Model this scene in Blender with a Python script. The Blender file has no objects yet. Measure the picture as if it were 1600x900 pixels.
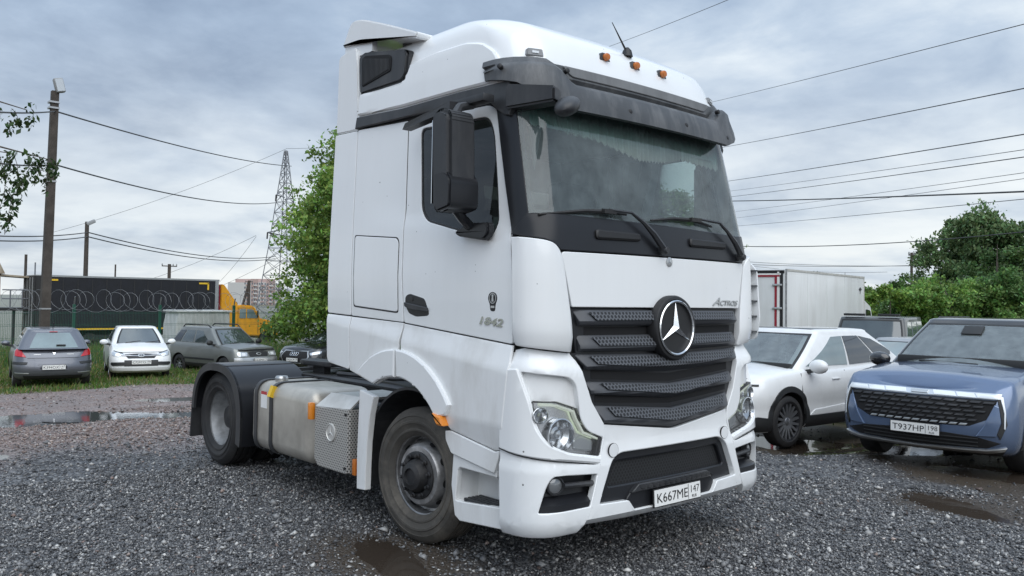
import bpy, bmesh, math, random
import numpy as np
from mathutils import Vector, Matrix
SC = bpy.context.scene
COL = SC.collection
R = math.radians
# ---------------------------------------------------------------- camera
cd = bpy.data.cameras.new("camera"); cam = bpy.data.objects.new("camera", cd); COL.objects.link(cam)
YAW, PIT, ROL = R(138.57), R(1.81), R(.83)
fw = Vector((math.cos(YAW)*math.cos(PIT), math.sin(YAW)*math.cos(PIT), math.sin(PIT)))
rt = Vector((math.sin(YAW), -math.cos(YAW), 0)); up = rt.cross(fw)
rt, up = rt*math.cos(ROL)+up*math.sin(ROL), up*math.cos(ROL)-rt*math.sin(ROL)
cam.matrix_world = Matrix(((rt.x, up.x, -fw.x, 3.72), (rt.y, up.y, -fw.y, -4.84), (rt.z, up.z, -fw.z, 1.83), (0, 0, 0, 1)))
cd.sensor_width = 36; cd.lens = 1306/1600*36; cd.shift_y = -22.5/1600; cd.clip_start = .1; cd.clip_end = 6000
SC.camera = cam
SC.render.resolution_x, SC.render.resolution_y = 1024, 576
# ---------------------------------------------------------------- sky and sun
SUN_EL, SUN_AZ = R(48), R(-22)
w = bpy.data.worlds.new("World"); SC.world = w; w.use_nodes = True
nt = w.node_tree; nt.nodes.clear()
class NT:
    def __init__(s, t): s.t = t
    def n(s, kind, **k):
        x = s.t.nodes.new('ShaderNode'+kind)
        for a, v in k.items():
            if a.startswith('i_'):
                key = a[2:]; key = int(key) if key.isdigit() else key.replace('_', ' ')
                s.set(x.inputs[key], v)
            else: setattr(x, a, v)
        return x
    def set(s, sock, v):
        if isinstance(v, bpy.types.NodeSocket): s.t.links.new(v, sock)
        elif isinstance(v, bpy.types.Node): s.t.links.new(v.outputs[0], sock)
        else:
            try: sock.default_value = v
            except Exception: sock.default_value = tuple(v)+(1,)
    def math(s, op, a, b=0, clamp=False):
        x = s.n('Math', operation=op, use_clamp=clamp); s.set(x.inputs[0], a); s.set(x.inputs[1], b); return x.outputs[0]
    def ramp(s, f, stops, interp='LINEAR'):
        x = s.n('ValToRGB'); s.set(x.inputs[0], f); e = x.color_ramp.elements; x.color_ramp.interpolation = interp
        while len(e) < len(stops): e.new(.5)
        for q, (p, c) in zip(e, stops): q.position = p; q.color = (c, c, c, 1) if isinstance(c, (int, float)) else tuple(c)+(1,)
        return x.outputs[0]
    def noise(s, vec, scale, detail=4, rough=.55, dist=0):
        x = s.n('TexNoise'); s.set(x.inputs['Vector'], vec); x.inputs['Scale'].default_value = scale
        x.inputs['Detail'].default_value = detail; x.inputs['Roughness'].default_value = rough; x.inputs['Distortion'].default_value = dist
        return x.outputs['Fac']
    def mix(s, f, a, b, blend='MIX'):
        x = s.n('MixRGB', blend_type=blend); s.set(x.inputs[0], f); s.set(x.inputs[1], a); s.set(x.inputs[2], b); return x.outputs[0]
T = NT(nt)
sky = T.n('TexSky', sky_type='NISHITA', sun_disc=False, sun_elevation=SUN_EL, sun_rotation=R(90)-SUN_AZ)
bg1 = T.n('Background', i_Color=sky, i_Strength=.08)
tc = T.n('TexCoord'); sep = T.n('SeparateXYZ', i_Vector=tc.outputs['Generated'])
zc = T.math('ADD', T.math("MAXIMUM", sep.outputs["Z"], 0.0), .20)
pv = T.n('CombineXYZ', i_X=T.math('DIVIDE', sep.outputs['X'], zc), i_Y=T.math('DIVIDE', sep.outputs['Y'], zc), i_Z=1.87)
n1 = T.noise(pv.outputs[0], 1.25, 8, .56, .25); n2 = T.noise(pv.outputs[0], .42, 3, .5, .3); n3 = T.noise(pv.outputs[0], 3.8, 6, .6, .4)
dens = T.math('ADD', T.math('ADD', T.math('MULTIPLY', n1, .5), T.math('MULTIPLY', n2, .42)), T.math('MULTIPLY', n3, .16))
cl = T.ramp(dens, [(.43, (.235, .305, .415)), (.51, (.335, .42, .54)), (.57, (.45, .535, .64)), (.66, (.69, .75, .795))])
hz = T.ramp(sep.outputs['Z'], [(0, 1), (.10, .62), (.32, 0)], 'EASE')
hzn = T.math('MULTIPLY', hz, T.ramp(n1, [(.36, .35), (.60, 1)]))
cl2 = T.mix(hzn, cl, (.75, .775, .775, 1))
zen = T.ramp(sep.outputs['Z'], [(0, .97), (.35, 1.0), (1, 1.85)])
cl3 = T.mix(1, cl2, zen, 'MULTIPLY')
bg2 = T.n('Background', i_Color=cl3, i_Strength=.93)
mx = T.n('MixShader', i_0=.92); T.set(mx.inputs[1], bg1.outputs[0]); T.set(mx.inputs[2], bg2.outputs[0])
out = T.n('OutputWorld', i_Surface=mx.outputs[0])
sl = bpy.data.lights.new("sun", 'SUN'); sun = bpy.data.objects.new("sun", sl); COL.objects.link(sun)
sl.energy = 1.5; sl.angle = R(75); sl.color = (1, .985, .96)
sd = Vector((math.cos(SUN_AZ)*math.cos(SUN_EL), math.sin(SUN_AZ)*math.cos(SUN_EL), math.sin(SUN_EL)))
sun.rotation_euler = sd.to_track_quat('Z', 'Y').to_euler()
SC.view_settings.view_transform = 'Standard'; SC.view_settings.look = 'None'; SC.view_settings.exposure = .50; SC.view_settings.gamma = 1
SC.cycles.use_denoising = True; SC.cycles.max_bounces = 8; SC.cycles.transparent_max_bounces = 12; SC.cycles.caustics_reflective = False; SC.cycles.caustics_refractive = False

# ---------------------------------------------------------------- materials
M = {}
def mat(name, col=(.5, .5, .5), rough=.5, metal=0, spec=.5, var=0, vscale=3, bump=0, bscale=60, coat=0, dirt=None, rvar=0, emit=None):
    m = bpy.data.materials.new(name); m.use_nodes = True; t = NT(m.node_tree); b = m.node_tree.nodes['Principled BSDF']
    b.inputs['Base Color'].default_value = tuple(col)+(1,); b.inputs['Roughness'].default_value = rough; b.inputs['Metallic'].default_value = metal
    b.inputs['Specular IOR Level'].default_value = spec; b.inputs['Coat Weight'].default_value = coat; b.inputs['Coat Roughness'].default_value = .04
    tcn = t.n('TexCoord'); ob = tcn.outputs['Object']
    c = None
    if var:
        c = t.mix(t.ramp(t.noise(ob, vscale, 6, .6), [(.3, 0), (.7, 1)]), tuple(x*(1-var) for x in col)+(1,), tuple(min(1, x*(1+var)) for x in col)+(1,))
    if dirt:   # (colour, amount, scale, streak stretch)
        dc, amt, sc_, st = dirt
        mp = t.n('Mapping'); t.set(mp.inputs[0], ob); mp.inputs['Scale'].default_value = (1, 1, st)
        f = t.ramp(t.noise(mp.outputs[0], sc_, 8, .65), [(.45, 0), (.75, amt)])
        c = t.mix(f, c if c is not None else tuple(col)+(1,), tuple(dc)+(1,))
    if c is not None: t.set(b.inputs['Base Color'], c)
    if rvar: t.set(b.inputs['Roughness'], t.ramp(t.noise(ob, vscale*2, 5), [(.3, max(0, rough-rvar)), (.7, min(1, rough+rvar))]))
    if bump:
        bp = t.n('Bump', i_Strength=bump, i_Distance=.01, i_Height=t.noise(ob, bscale, 4)); t.set(b.inputs['Normal'], bp.outputs[0])
    if emit: b.inputs['Emission Color'].default_value = tuple(emit[:3])+(1,); b.inputs['Emission Strength'].default_value = emit[3]
    M[name] = m; return m
def glassmat(name, tint, dust, dust_sheen_col=(.4, .43, .42), ior=1.5, rough=.02, band=None, film_scale=6):
    m = bpy.data.materials.new(name); m.use_nodes = True; t = NT(m.node_tree); m.node_tree.nodes.clear()
    ob = t.n('TexCoord').outputs['Object']
    tr = t.n('BsdfTransparent'); tr.inputs[0].default_value = tuple(tint)+(1,)
    if band:   # sun-shade tint at the top of the pane: (z low, z high, colour)
        sz = t.n('SeparateXYZ', i_Vector=ob).outputs['Z']
        mr = t.n('MapRange', i_0=sz, i_1=band[0], i_2=band[1]); t.set(tr.inputs[0], t.mix(mr.outputs[0], tuple(tint)+(1,), tuple(band[2])+(1,)))
    df = t.n('BsdfDiffuse'); df.inputs[0].default_value = tuple(dust_sheen_col)+(1,)
    f = t.ramp(t.noise(ob, film_scale, 8, .7), [(.3, dust*.55), (.75, dust*1.5)])
    a = t.n('MixShader', i_0=f, i_1=tr.outputs[0], i_2=df.outputs[0])
    gl = t.n('BsdfGlossy', i_Roughness=rough); gl.inputs[0].default_value = (1, 1, 1, 1)
    fr = t.n('Fresnel', i_IOR=ior)
    b = t.n('MixShader', i_0=fr.outputs[0], i_1=a.outputs[0], i_2=gl.outputs[0])
    t.n('OutputMaterial', i_Surface=b.outputs[0]); M[name] = m; return m
def perfmat(name, col, hole, pitch, rad, metal=0, rough=.5):
    """sheet with staggered punched holes, measured in metres along the u, v the panel builder stores in the UV map"""
    m = mat(name, col, rough, metal); t = NT(m.node_tree); b = m.node_tree.nodes['Principled BSDF']
    uv = t.n('SeparateXYZ', i_Vector=t.n('UVMap').outputs[0]); u, v = uv.outputs[0], uv.outputs[1]
    pu, pv_ = pitch; row = t.math('DIVIDE', v, pv_); ri = t.math('FLOOR', row)
    off = t.math('MULTIPLY', t.math('MODULO', t.math('ABSOLUTE', ri), 2), .5)
    fu = t.math('SUBTRACT', t.math('FRACT', t.math('ADD', t.math('ADD', t.math('DIVIDE', u, pu), off), 500)), .5)
    fv = t.math('SUBTRACT', t.math('FRACT', t.math('ADD', row, 500)), .5)
    d = t.math('SQRT', t.math('ADD', t.math('POWER', t.math('MULTIPLY', fu, pu), 2), t.math('POWER', t.math('MULTIPLY', fv, pv_), 2)))
    f = t.math('LESS_THAN', d, rad)
    t.set(b.inputs['Base Color'], t.mix(f, tuple(col)+(1,), tuple(hole)+(1,)))
    if metal: t.set(b.inputs['Metallic'], t.math('SUBTRACT', metal, t.math('MULTIPLY', f, metal)))
    return m
WH = mat('white_paint', (.80, .815, .82), .28, coat=.6, spec=.5, dirt=((.55, .53, .49), .12, 3.2, .12))
def specks(m, scale, thr, col):   # insect and stone-chip marks
    t = NT(m.node_tree); b = m.node_tree.nodes['Principled BSDF']; old = b.inputs['Base Color'].links[0].from_socket
    vo = t.n('TexVoronoi', i_Scale=scale); t.set(vo.inputs['Vector'], t.n('TexCoord').outputs['Object']); r_ = t.n('SeparateColor', i_Color=vo.outputs['Color'])
    f = t.math('MULTIPLY', t.math('LESS_THAN', vo.outputs['Distance'], t.math('MULTIPLY', r_.outputs[1], .16)), t.math('LESS_THAN', r_.outputs[0], thr*.28)); t.set(b.inputs['Base Color'], t.mix(f, old, tuple(col)+(1,)))
specks(WH, 26., .16, (.13, .13, .12))
mat('white_low', (.79, .80, .80), .32, coat=.4, dirt=((.36, .33, .28), .34, 4.5, .35))
mat('grille_grey', (.055, .058, .065), .42, var=.12, vscale=5)
mat('seam', (.02, .02, .022), .8)
mat('seat_cloth', (.022, .023, .026), .9)
mat('plastic', (.026, .0275, .031), .45, var=.12, vscale=5, dirt=((.16, .155, .15), .25, 4, .3))
mat('plastic_faded', (.058, .062, .067), .5, var=.2, vscale=4, dirt=((.19, .19, .19), .6, 9, .15))
mat('plastic_gloss', (.015, .016, .019), .3, spec=.4, var=.1)
mat('dark_metal', (.03, .031, .034), .5, .3, var=.3, vscale=8, dirt=((.10, .09, .08), .5, 6, 1))
mat('rubber', (.062, .057, .050), .8, var=.25, vscale=6, bump=.3, bscale=80, dirt=((.19, .168, .138), .95, 2.6, 1))
mat('rubber_clean', (.018, .018, .019), .65, var=.2, vscale=5, dirt=((.06, .055, .05), .5, 4, 1))
mat('rim_steel', (.36, .36, .365), .32, .6, var=.5, vscale=9, dirt=((.09, .083, .075), .75, 6, 1))
mat('rim_grey', (.30, .31, .32), .5, .35, var=.35, vscale=7, dirt=((.10, .10, .10), .6, 6, 1))
mat('chrome', (.78, .79, .80), .12, 1)
mat('silver', (.55, .56, .56), .35, .85, var=.12)
mat('alu_tank', (.53, .50, .445), .42, .55, var=.12, vscale=4, dirt=((.24, .22, .19), .55, 3.5, .6), rvar=.1)
mat('alu_sheet', (.62, .61, .58), .45, .4, var=.1, dirt=((.33, .30, .26), .5, 4, .6))
perfmat('alu_punched', (.50, .485, .455), (.035, .035, .035), (.027, .0195), .0066, .35, .5)
perfmat('grille_mesh', (.085, .09, .10), (.002, .002, .003), (.033, .0235), .0108, 0, .5)
perfmat('intake_mesh', (.016, .017, .019), (.002, .002, .002), (.03, .02), .009, 0, .6)
mat('black_hole', (.006, .006, .007), .8)
mat('interior', (.13, .14, .145), .8, var=.2)
mat('interior_light', (.62, .62, .58), .85, var=.15)
mat('cloth', (.74, .70, .64), .9, var=.1, vscale=10)
mat('amber', (.80, .26, .02), .2, spec=.7, coat=.5)
mat('amber_dark', (.52, .15, .02), .25, spec=.6)
mat('red_lamp', (.50, .012, .02), .15, spec=.7, coat=.6)
mat('plate_white', (.82, .82, .80), .4)
mat('ink', (.012, .012, .013), .5)
mat('yellow', (.75, .48, .03), .5)
mat('visor_grey', (.17, .175, .18), .6, var=.15, vscale=5, dirt=((.07, .072, .075), .5, 8, .15))
mat('drl', (.80, .84, .76), .15, spec=.6, coat=.5, emit=(.90, 1, .82, .2))
mat('lens_white', (.62, .65, .67), .12, .35, spec=.6)
mat('lamp_shell', (.80, .81, .82), .2, .75)
mat('fog_glass', (.20, .21, .22), .08, .3, coat=1)
mat('reflector', (.62, .64, .66), .14, .9)
glassmat('windscreen_glass', (.76, .86, .84), .20, (.39, .47, .475), 1.55, .06, (2.95, 3.06, (.20, .56, .50)), 5)
glassmat('side_glass', (.48, .58, .57), .04, (.3, .33, .33), 1.6, .01)
glassmat('suv_glass', (.72, .80, .79), .24, (.46, .53, .53), 1.9, .03)  # diffuse layer here stands in for pale sky reflection on the windscreens
glassmat('lamp_glass', (.95, .96, .97), .04, (.7, .7, .7), 1.45, .01)

# ---------------------------------------------------------------- building helpers
def me_obj(name, me, m, parent=None, angle=35):
    o = bpy.data.objects.new(name, me); COL.objects.link(o)
    if m is not None: me.materials.append(M[m] if isinstance(m, str) else m)
    if angle is not None and len(me.polygons):
        me.polygons.foreach_set('use_smooth', [True]*len(me.polygons)); me.set_sharp_from_angle(angle=R(angle))
    if parent is not None: o.parent = parent
    return o
def obj(name, bm, m, parent=None, angle=35):
    me = bpy.data.meshes.new(name); bm.to_mesh(me); bm.free(); return me_obj(name, me, m, parent, angle)
def pyobj(name, v, f, m, parent=None, angle=35):
    me = bpy.data.meshes.new(name); me.from_pydata([tuple(p) for p in v], [], [tuple(q) for q in f]); me.update(); return me_obj(name, me, m, parent, angle)
def tag(o, label, cat, group=None, kind=None):
    if label: o['label'] = label
    if cat: o['category'] = cat
    if group: o['group'] = group
    if kind: o['kind'] = kind
    return o
def empty(name, loc=(0, 0, 0), rz=0, label=None, cat=None, group=None):
    o = bpy.data.objects.new(name, None); COL.objects.link(o); o.location = loc; o.rotation_euler = (0, 0, rz); o.empty_display_size = .3
    return tag(o, label, cat, group)
def copy_tree(o, parent=None):
    c = o.copy(); COL.objects.link(c)
    if parent is not None: c.parent = parent
    for ch in o.children: copy_tree(ch, c)
    return c
def box(bm, c, s, rot=None, bev=0):
    r = bmesh.ops.create_cube(bm, size=1)['verts']; mtx = Matrix.Translation(Vector(c)) @ (rot.to_4x4() if rot else Matrix()) @ Matrix.Diagonal((s[0], s[1], s[2], 1))
    bmesh.ops.transform(bm, matrix=mtx, verts=r)
    if bev: bmesh.ops.bevel(bm, geom=list({e for v in r for e in v.link_edges}), offset=bev, segments=2, affect='EDGES', profile=.6)
    return bm
def B(c, s, rot=None, bev=0): return box(bmesh.new(), c, s, rot, bev)
def hexa(bm, q, p):
    """block between two matching polygons q and p"""
    a = [bm.verts.new(v) for v in q]; b = [bm.verts.new(v) for v in p]; n = len(a)
    bm.faces.new(a[::-1]); bm.faces.new(b)
    for i in range(n): bm.faces.new((a[i], a[(i+1) % n], b[(i+1) % n], b[i]))
    bmesh.ops.recalc_face_normals(bm, faces=bm.faces); return bm
def prism(bm, poly, axis, a, b, bev=0):
    """poly in the two other axes, extruded from a to b along axis 'x','y','z'"""
    def P(u, v, t): return {'x': (t, u, v), 'y': (u, t, v), 'z': (u, v, t)}[axis]
    hexa(bm, [P(u, v, a) for u, v in poly], [P(u, v, b) for u, v in poly])
    if bev: bmesh.ops.bevel(bm, geom=list(bm.edges), offset=bev, segments=2, affect='EDGES')
    return bm
def tube(bm, pts, r, n=6, closed=False):
    pts = [Vector(p) for p in pts]; rings = []; N = len(pts)
    for i, p in enumerate(pts):
        a = pts[(i-1) % N] if (closed or i) else p; b = pts[(i+1) % N] if (closed or i < N-1) else p
        t = (b-a).normalized(); h = Vector((0, 0, 1)) if abs(t.z) < .9 else Vector((1, 0, 0)); s = t.cross(h).normalized(); u = s.cross(t)
        rr = r[i] if isinstance(r, (list, tuple)) else r
        rings.append([bm.verts.new(p+(s*math.cos(2*math.pi*k/n)+u*math.sin(2*math.pi*k/n))*rr) for k in range(n)])
    for i in range(N if closed else N-1):
        A, C = rings[i], rings[(i+1) % N]
        for k in range(n): bm.faces.new((A[k], A[(k+1) % n], C[(k+1) % n], C[k]))
    if not closed: bm.faces.new(rings[0][::-1]); bm.faces.new(rings[-1])
    bmesh.ops.recalc_face_normals(bm, faces=bm.faces); return bm
def lathe(bm, prof, c=(0, 0, 0), axis='y', n=40, caps=True):
    """prof: (radius, along axis)"""
    rings = []; c = Vector(c)
    for r, t in prof:
        q = []
        for k in range(n):
            a = 2*math.pi*k/n; u, v = r*math.cos(a), r*math.sin(a)
            q.append(bm.verts.new(c+Vector({'y': (u, t, v), 'x': (t, u, v), 'z': (u, v, t)}[axis])))
        rings.append(q)
    for A, C in zip(rings, rings[1:]):
        for k in range(n): bm.faces.new((A[k], A[(k+1) % n], C[(k+1) % n], C[k]))
    if caps: bm.faces.new(rings[0][::-1]); bm.faces.new(rings[-1])
    bmesh.ops.recalc_face_normals(bm, faces=bm.faces); return bm
def fillet(poly, rad, seg=4):
    out = []; n = len(poly)
    for i, p in enumerate(poly):
        r = rad[i] if isinstance(rad, (list, tuple)) else rad
        a, b, c = Vector(poly[i-1][:2]), Vector(p[:2]), Vector(poly[(i+1) % n][:2])
        if r <= 0: out.append(tuple(b)); continue
        d1, d2 = (a-b), (c-b); l = min(r, d1.length*.48, d2.length*.48); d1.normalize(); d2.normalize()
        for k in range(seg+1):
            t = k/seg; out.append(tuple((b+d1*l)*(1-t)**2+b*2*t*(1-t)+(b+d2*l)*t*t))
    return out
def panel(name, poly, surf, m, parent=None, off=0., th=.018, bev=.004, grid=(.08, .15), holes=(), relief=None, angle=30):
    """Sheet with thickness: a 2-D outline (with holes) laid on the surface surf(u,v)->(point, normal)."""
    bm = bmesh.new()
    def loop(p):
        vs = [bm.verts.new((u, v, 0)) for u, v in p]; return [bm.edges.new((vs[i], vs[(i+1) % len(vs)])) for i in range(len(vs))]
    es = loop(poly)
    for h in holes: es += loop(h)
    bmesh.ops.triangle_fill(bm, edges=es, use_beauty=True)
    if not holes: bmesh.ops.dissolve_faces(bm, faces=list(bm.faces))
    if bev: bmesh.ops.inset_region(bm, faces=list(bm.faces), thickness=bev, use_boundary=True, use_even_offset=True)
    us = [v.co.x for v in bm.verts]; vs = [v.co.y for v in bm.verts]
    for k, (lo, hi) in enumerate(((min(us), max(us)), (min(vs), max(vs)))):
        if not grid[k]: continue
        n = int((hi-lo)/grid[k])
        for i in range(1, n+1):
            co = [0, 0, 0]; no = [0, 0, 0]; co[k] = lo+(hi-lo)*i/(n+1)+1e-5; no[k] = 1
            bmesh.ops.bisect_plane(bm, geom=list(bm.verts)+list(bm.edges)+list(bm.faces), plane_co=co, plane_no=no)
    bnd = {v for e in bm.edges if e.is_boundary for v in e.verts}
    uvl = bm.loops.layers.uv.new('UVMap')
    for f in bm.faces:
        for l in f.loops: l[uvl].uv = l.vert.co.xy
    uvs = {v: tuple(v.co.xy) for v in bm.verts}
    be = [e for e in bm.edges if e.is_boundary]; low = {}
    for v in list(bnd):
        u, vv = uvs[v]; P, N = surf(u, vv); rr = relief(u, vv) if relief else 0
        low[v] = (P, N, rr)
    skirt = {v: bm.verts.new(Vector(P)+Vector(N)*(off+rr-th)) for v, (P, N, rr) in low.items()}
    nf = {}
    for f in bm.faces:
        c = f.calc_center_median(); nf[f] = Vector(surf(c.x, c.y)[1])
    for v, (u, vv) in uvs.items():
        P, N = surf(u, vv); rr = relief(u, vv) if relief else 0
        v.co = Vector(P)+Vector(N)*(off+rr-(bev*.7 if v in bnd else 0))
    bm.normal_update()
    for f, N in nf.items():
        if f.normal.dot(N) < 0: f.normal_flip()
    for e in be:
        f = e.link_faces[0]; a, b = e.verts
        for l in f.loops:
            if l.edge == e: a, b = l.link_loop_next.vert, l.vert
        try:
            q = bm.faces.new((a, b, skirt[b], skirt[a])); 
            for l in q.loops:
                s_ = l.vert if l.vert in uvs else (a if l.vert is skirt[a] else b); l[uvl].uv = uvs[s_]
        except ValueError: pass
    return obj(name, bm, m, parent, angle)
def text(name, s, size, m, mtx, parent=None, depth=.002, shear=0, width=None, bold=0, align='LEFT'):
    cu = bpy.data.curves.new(name, 'FONT'); cu.body = s; cu.size = size; cu.extrude = depth; cu.shear = shear; cu.offset = bold; cu.align_x = align; cu.resolution_u = 3
    o = bpy.data.objects.new(name, cu); COL.objects.link(o); bpy.context.view_layer.update()
    me = bpy.data.meshes.new_from_object(o.evaluated_get(bpy.context.evaluated_depsgraph_get())); bpy.data.objects.remove(o); bpy.data.curves.remove(cu)
    v = np.array([x.co for x in me.vertices]) if len(me.vertices) else np.zeros((1, 3))
    sx = 1 if not width else width/max(1e-6, (v[:, 0].max()-v[:, 0].min()))
    me.transform(mtx @ Matrix.Diagonal((sx, 1, 1, 1))); me.name = name
    me.materials.clear(); return me_obj(name, me, m, parent, None)
def frame(o, x, y, z):
    return Matrix(((x[0], y[0], z[0], o[0]), (x[1], y[1], z[1], o[1]), (x[2], y[2], z[2], o[2]), (0, 0, 0, 1)))
lerp = np.interp
def hash_rng(s): return random.Random(s)
# ================================================================= TRACTOR UNIT
Kz = [.25, .45, .9, 1.5, 2.15, 2.3, 3.15, 3.3, 3.44, 3.5, 3.62, 3.71, 3.8, 3.86, 3.90, 3.93, 3.96]
Kx = [-.02, 0, -.025, -.05, -.065, -.085, -.28, -.31, -.33, -.35, -.40, -.46, -.60, -.745, -.87, -1.02, -1.30]
def xfr(z): return float(lerp(z, Kz, Kx))
def wid(z): return float(lerp(z, [2.0, 3.3, 3.5, 3.65, 3.78, 3.86, 3.92, 3.96], [1.25, 1.176, 1.16, 1.14, 1.105, 1.06, .99, .86]))
def rcn(z): return float(lerp(z, [.3, 3.1, 3.4, 3.6, 3.96], [.22, .22, .28, .30, .28]))
RB = 9.
def wrapP(s, z, o=0.):
    sg = -1 if s >= 0 else 1; s = abs(s); W, x, rc = wid(z), xfr(z), rcn(z)
    xc = x-RB+math.sqrt((RB-rc)**2-(W-rc)**2); phi = math.atan2(W-rc, xc-x+RB); L1 = RB*phi; L2 = rc*(math.pi/2-phi)
    if s <= L1: a = s/RB; return Vector((x-RB+(RB+o)*math.cos(a), sg*(RB+o)*math.sin(a), z))
    if s <= L1+L2: a = phi+(s-L1)/rc; return Vector((xc+(rc+o)*math.cos(a), sg*(W-rc+(rc+o)*math.sin(a)), z))
    return Vector((xc-(s-L1-L2), sg*(W+o), z))
def FS(s, z):
    P = wrapP(s, z); a = wrapP(s+.01, z)-wrapP(s-.01, z); b = wrapP(s, z+.02)-wrapP(s, z-.02); N = b.cross(a).normalized()
    if N.dot(Vector((P.x+1.2, P.y, 0))) < 0: N = -N
    return P, N
def SS(sg):   # side surface for sg=-1 (kerb side, y<0) or +1
    def f(x, z):
        W = wid(z); d = (wid(z+.03)-wid(z-.03))/.06
        return Vector((x, sg*W, z)), Vector((0, sg, -d)).normalized()
    return f
def mir(poly, sg): return [(-u, v) for u, v in poly] if sg > 0 else list(poly)   # front outlines: s>0 lies on the kerb side
truck = empty('semi_truck', (0, 0, 0), 0, 'white cab-over tractor unit with black grille and roof spoiler on the grey gravel', 'truck')
def tr(name, *a, **k): return panel(name, *a, parent=k.pop('parent', truck), **k)

# ---- side panels
def zbelt(x): return 1.536+(x+.33)*-.064
def rel_low(x, z):
    t = float(lerp(x, [-2.74, -.33], [0, 1])); r = (.012+.040*t)*min(1, max(0, (zbelt(x)-z)/(.05+.115*t)))
    zc = 1.015+.0*(x+.4)
    if x > -1.15: r -= .22*max(0, min(.16, zc-z))*min(1, max(0, (x+1.12)/.2))
    d = math.hypot(x+1.6, z-.6)
    return r
def rel_door(x, z):   # shoulder under the window
    zc = 2.287+(-.916-x)*.115; a = min(1, max(0, (z-zc)/.12)); return -.016*a*min(1, max(0, (x+2.35)/.5))
door_poly = fillet([(-1.685, 3.215), (-.66, 3.175), (-.55, 3.05), (-.43, 2.54), (-.345, 1.95), (-.336, 1.545), (-1.575, 1.648), (-1.612, 2.0), (-1.632, 2.352)], [.02, .12, .15, .3, .1, .02, .02, .1, .1])
win = fillet([(-1.515, 3.13), (-.70, 3.10), (-.63, 2.98), (-.555, 2.56), (-.525, 2.34), (-.58, 2.245), (-.844, 2.288), (-1.353, 2.405), (-1.44, 2.49)], [.06, .08, .1, .2, .06, .06, .2, .12, .1])
win_in = fillet([(-1.50, 3.115), (-.71, 3.086), (-.645, 2.97), (-.570, 2.56), (-.542, 2.35), (-.59, 2.262), (-.844, 2.303), (-1.345, 2.42), (-1.425, 2.50)], [.05, .07, .1, .2, .05, .05, .2, .1, .08])
for sg in (-1, 1):
    S = SS(sg); near = sg < 0
    panel('side_backing', [(-2.72, 3.24), (-.5, 3.24), (-.36, 2.6), (-.33, 1.40), (-1.0, 1.42), (-1.6, 1.5), (-2.2, 1.35), (-2.72, 1.3)], S, 'seam', truck, off=-.022, th=.005, bev=0, grid=(.5, .2), holes=[win])
    door = tr('door', door_poly, S, 'white_paint', grid=(.07, .07), holes=[win], relief=rel_door)
    panel('window_seal', win, S, 'ink', door, off=-.006, th=.012, bev=.003, grid=(.3, .2), holes=[win_in], relief=rel_door)
    panel('window_glass', win_in, S, 'side_glass', door, off=-.012, th=.002, bev=0, grid=(.3, .2), relief=rel_door)
    hnd = panel('handle', fillet([(-1.572, 1.851), (-1.51, 1.873), (-1.31, 1.835), (-1.248, 1.72), (-1.27, 1.70), (-1.42, 1.69), (-1.52, 1.715), (-1.57, 1.78)], .03), S, 'plastic_gloss', door, off=.002, th=.01, bev=.008, grid=(.1, .1))
    panel('grip', fillet([(-1.56, 1.802), (-1.27, 1.768), (-1.255, 1.735), (-1.44, 1.745), (-1.55, 1.77)], .012), S, 'plastic', hnd, off=.022, th=.02, bev=.005, grid=(.1, 0))
    panel('lock', fillet([(-1.50, 1.845), (-1.46, 1.84), (-1.46, 1.81), (-1.50, 1.815)], .01), S, 'dark_metal', hnd, off=.007, th=.006, bev=.002, grid=(0, 0))
    # sleeper panel with locker flap, tail fairing
    sp = tr('sleeper_panel', fillet([(-2.42, 3.245), (-1.70, 3.22), (-1.645, 2.36), (-1.625, 2.0), (-1.588, 1.650), (-2.345, 1.683), (-2.392, 2.473)], .015), S, 'white_paint', grid=(.09, .09), relief=rel_door)
    hp = fillet([(-2.352, 2.352), (-1.712, 2.304), (-1.682, 2.27), (-1.655, 1.722), (-1.69, 1.718), (-2.316, 1.756)], [.03]*6)
    panel('flap_gap', hp, S, 'seam', sp, off=.0015, th=.003, bev=0, grid=(.2, .2), relief=rel_door)
    hq = fillet([(-2.342, 2.342), (-1.722, 2.295), (-1.69, 2.262), (-1.664, 1.732), (-1.70, 1.729), (-2.306, 1.766)], [.03]*6)
    panel('locker_flap', hq, S, 'white_paint', sp, off=.005, th=.005, bev=.004, grid=(.15, .1), relief=rel_door)
    tr('tail_fairing', fillet([(-2.80, 3.25), (-2.43, 3.24), (-2.402, 2.473), (-2.357, 1.684), (-2.744, 1.70), (-2.775, 2.5)], .02), S, 'white_paint', grid=(.1, .1))
    tr('lower_tail_fairing', fillet([(-2.744, 1.688), (-2.357, 1.674), (-2.335, 1.24), (-2.72, 1.28)], [.01, .01, .03, .06]), S, 'white_paint', grid=(.06, .03), relief=rel_low)
    arch = [(-1.59+.664*math.cos(a), .575+.664*math.sin(a)) for a in np.radians(np.linspace(88, 42, 8))]
    archr = [(-1.605+.64*math.cos(a), .585+.645*math.sin(a)) for a in np.radians(np.linspace(92, 118, 4))]
    tr('lower_sleeper_panel', [(-2.345, 1.672), (-1.585, 1.643)]+archr+[(-2.2, 1.208), (-2.325, 1.235)], S, 'white_low', grid=(.03, .025), relief=rel_low)
    tr('lower_door_panel', [(-1.575, 1.638), (-.334, 1.535), (-.322, 1.41), (-.392, .862), (-.471, .843), (-.943, .921)]+[(-.985, .96), (-1.085, 1.0)]+arch[::-1], S, 'white_low', grid=(.03, .025), relief=rel_low)
    fo = [(-1.60+.845*math.cos(a), .60+.845*math.sin(a)) for a in np.radians(np.linspace(90, 36, 16))]; fi = [(-1.59+.664*math.cos(a), .575+.664*math.sin(a)) for a in np.radians(np.linspace(40, 89, 14))]
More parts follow.
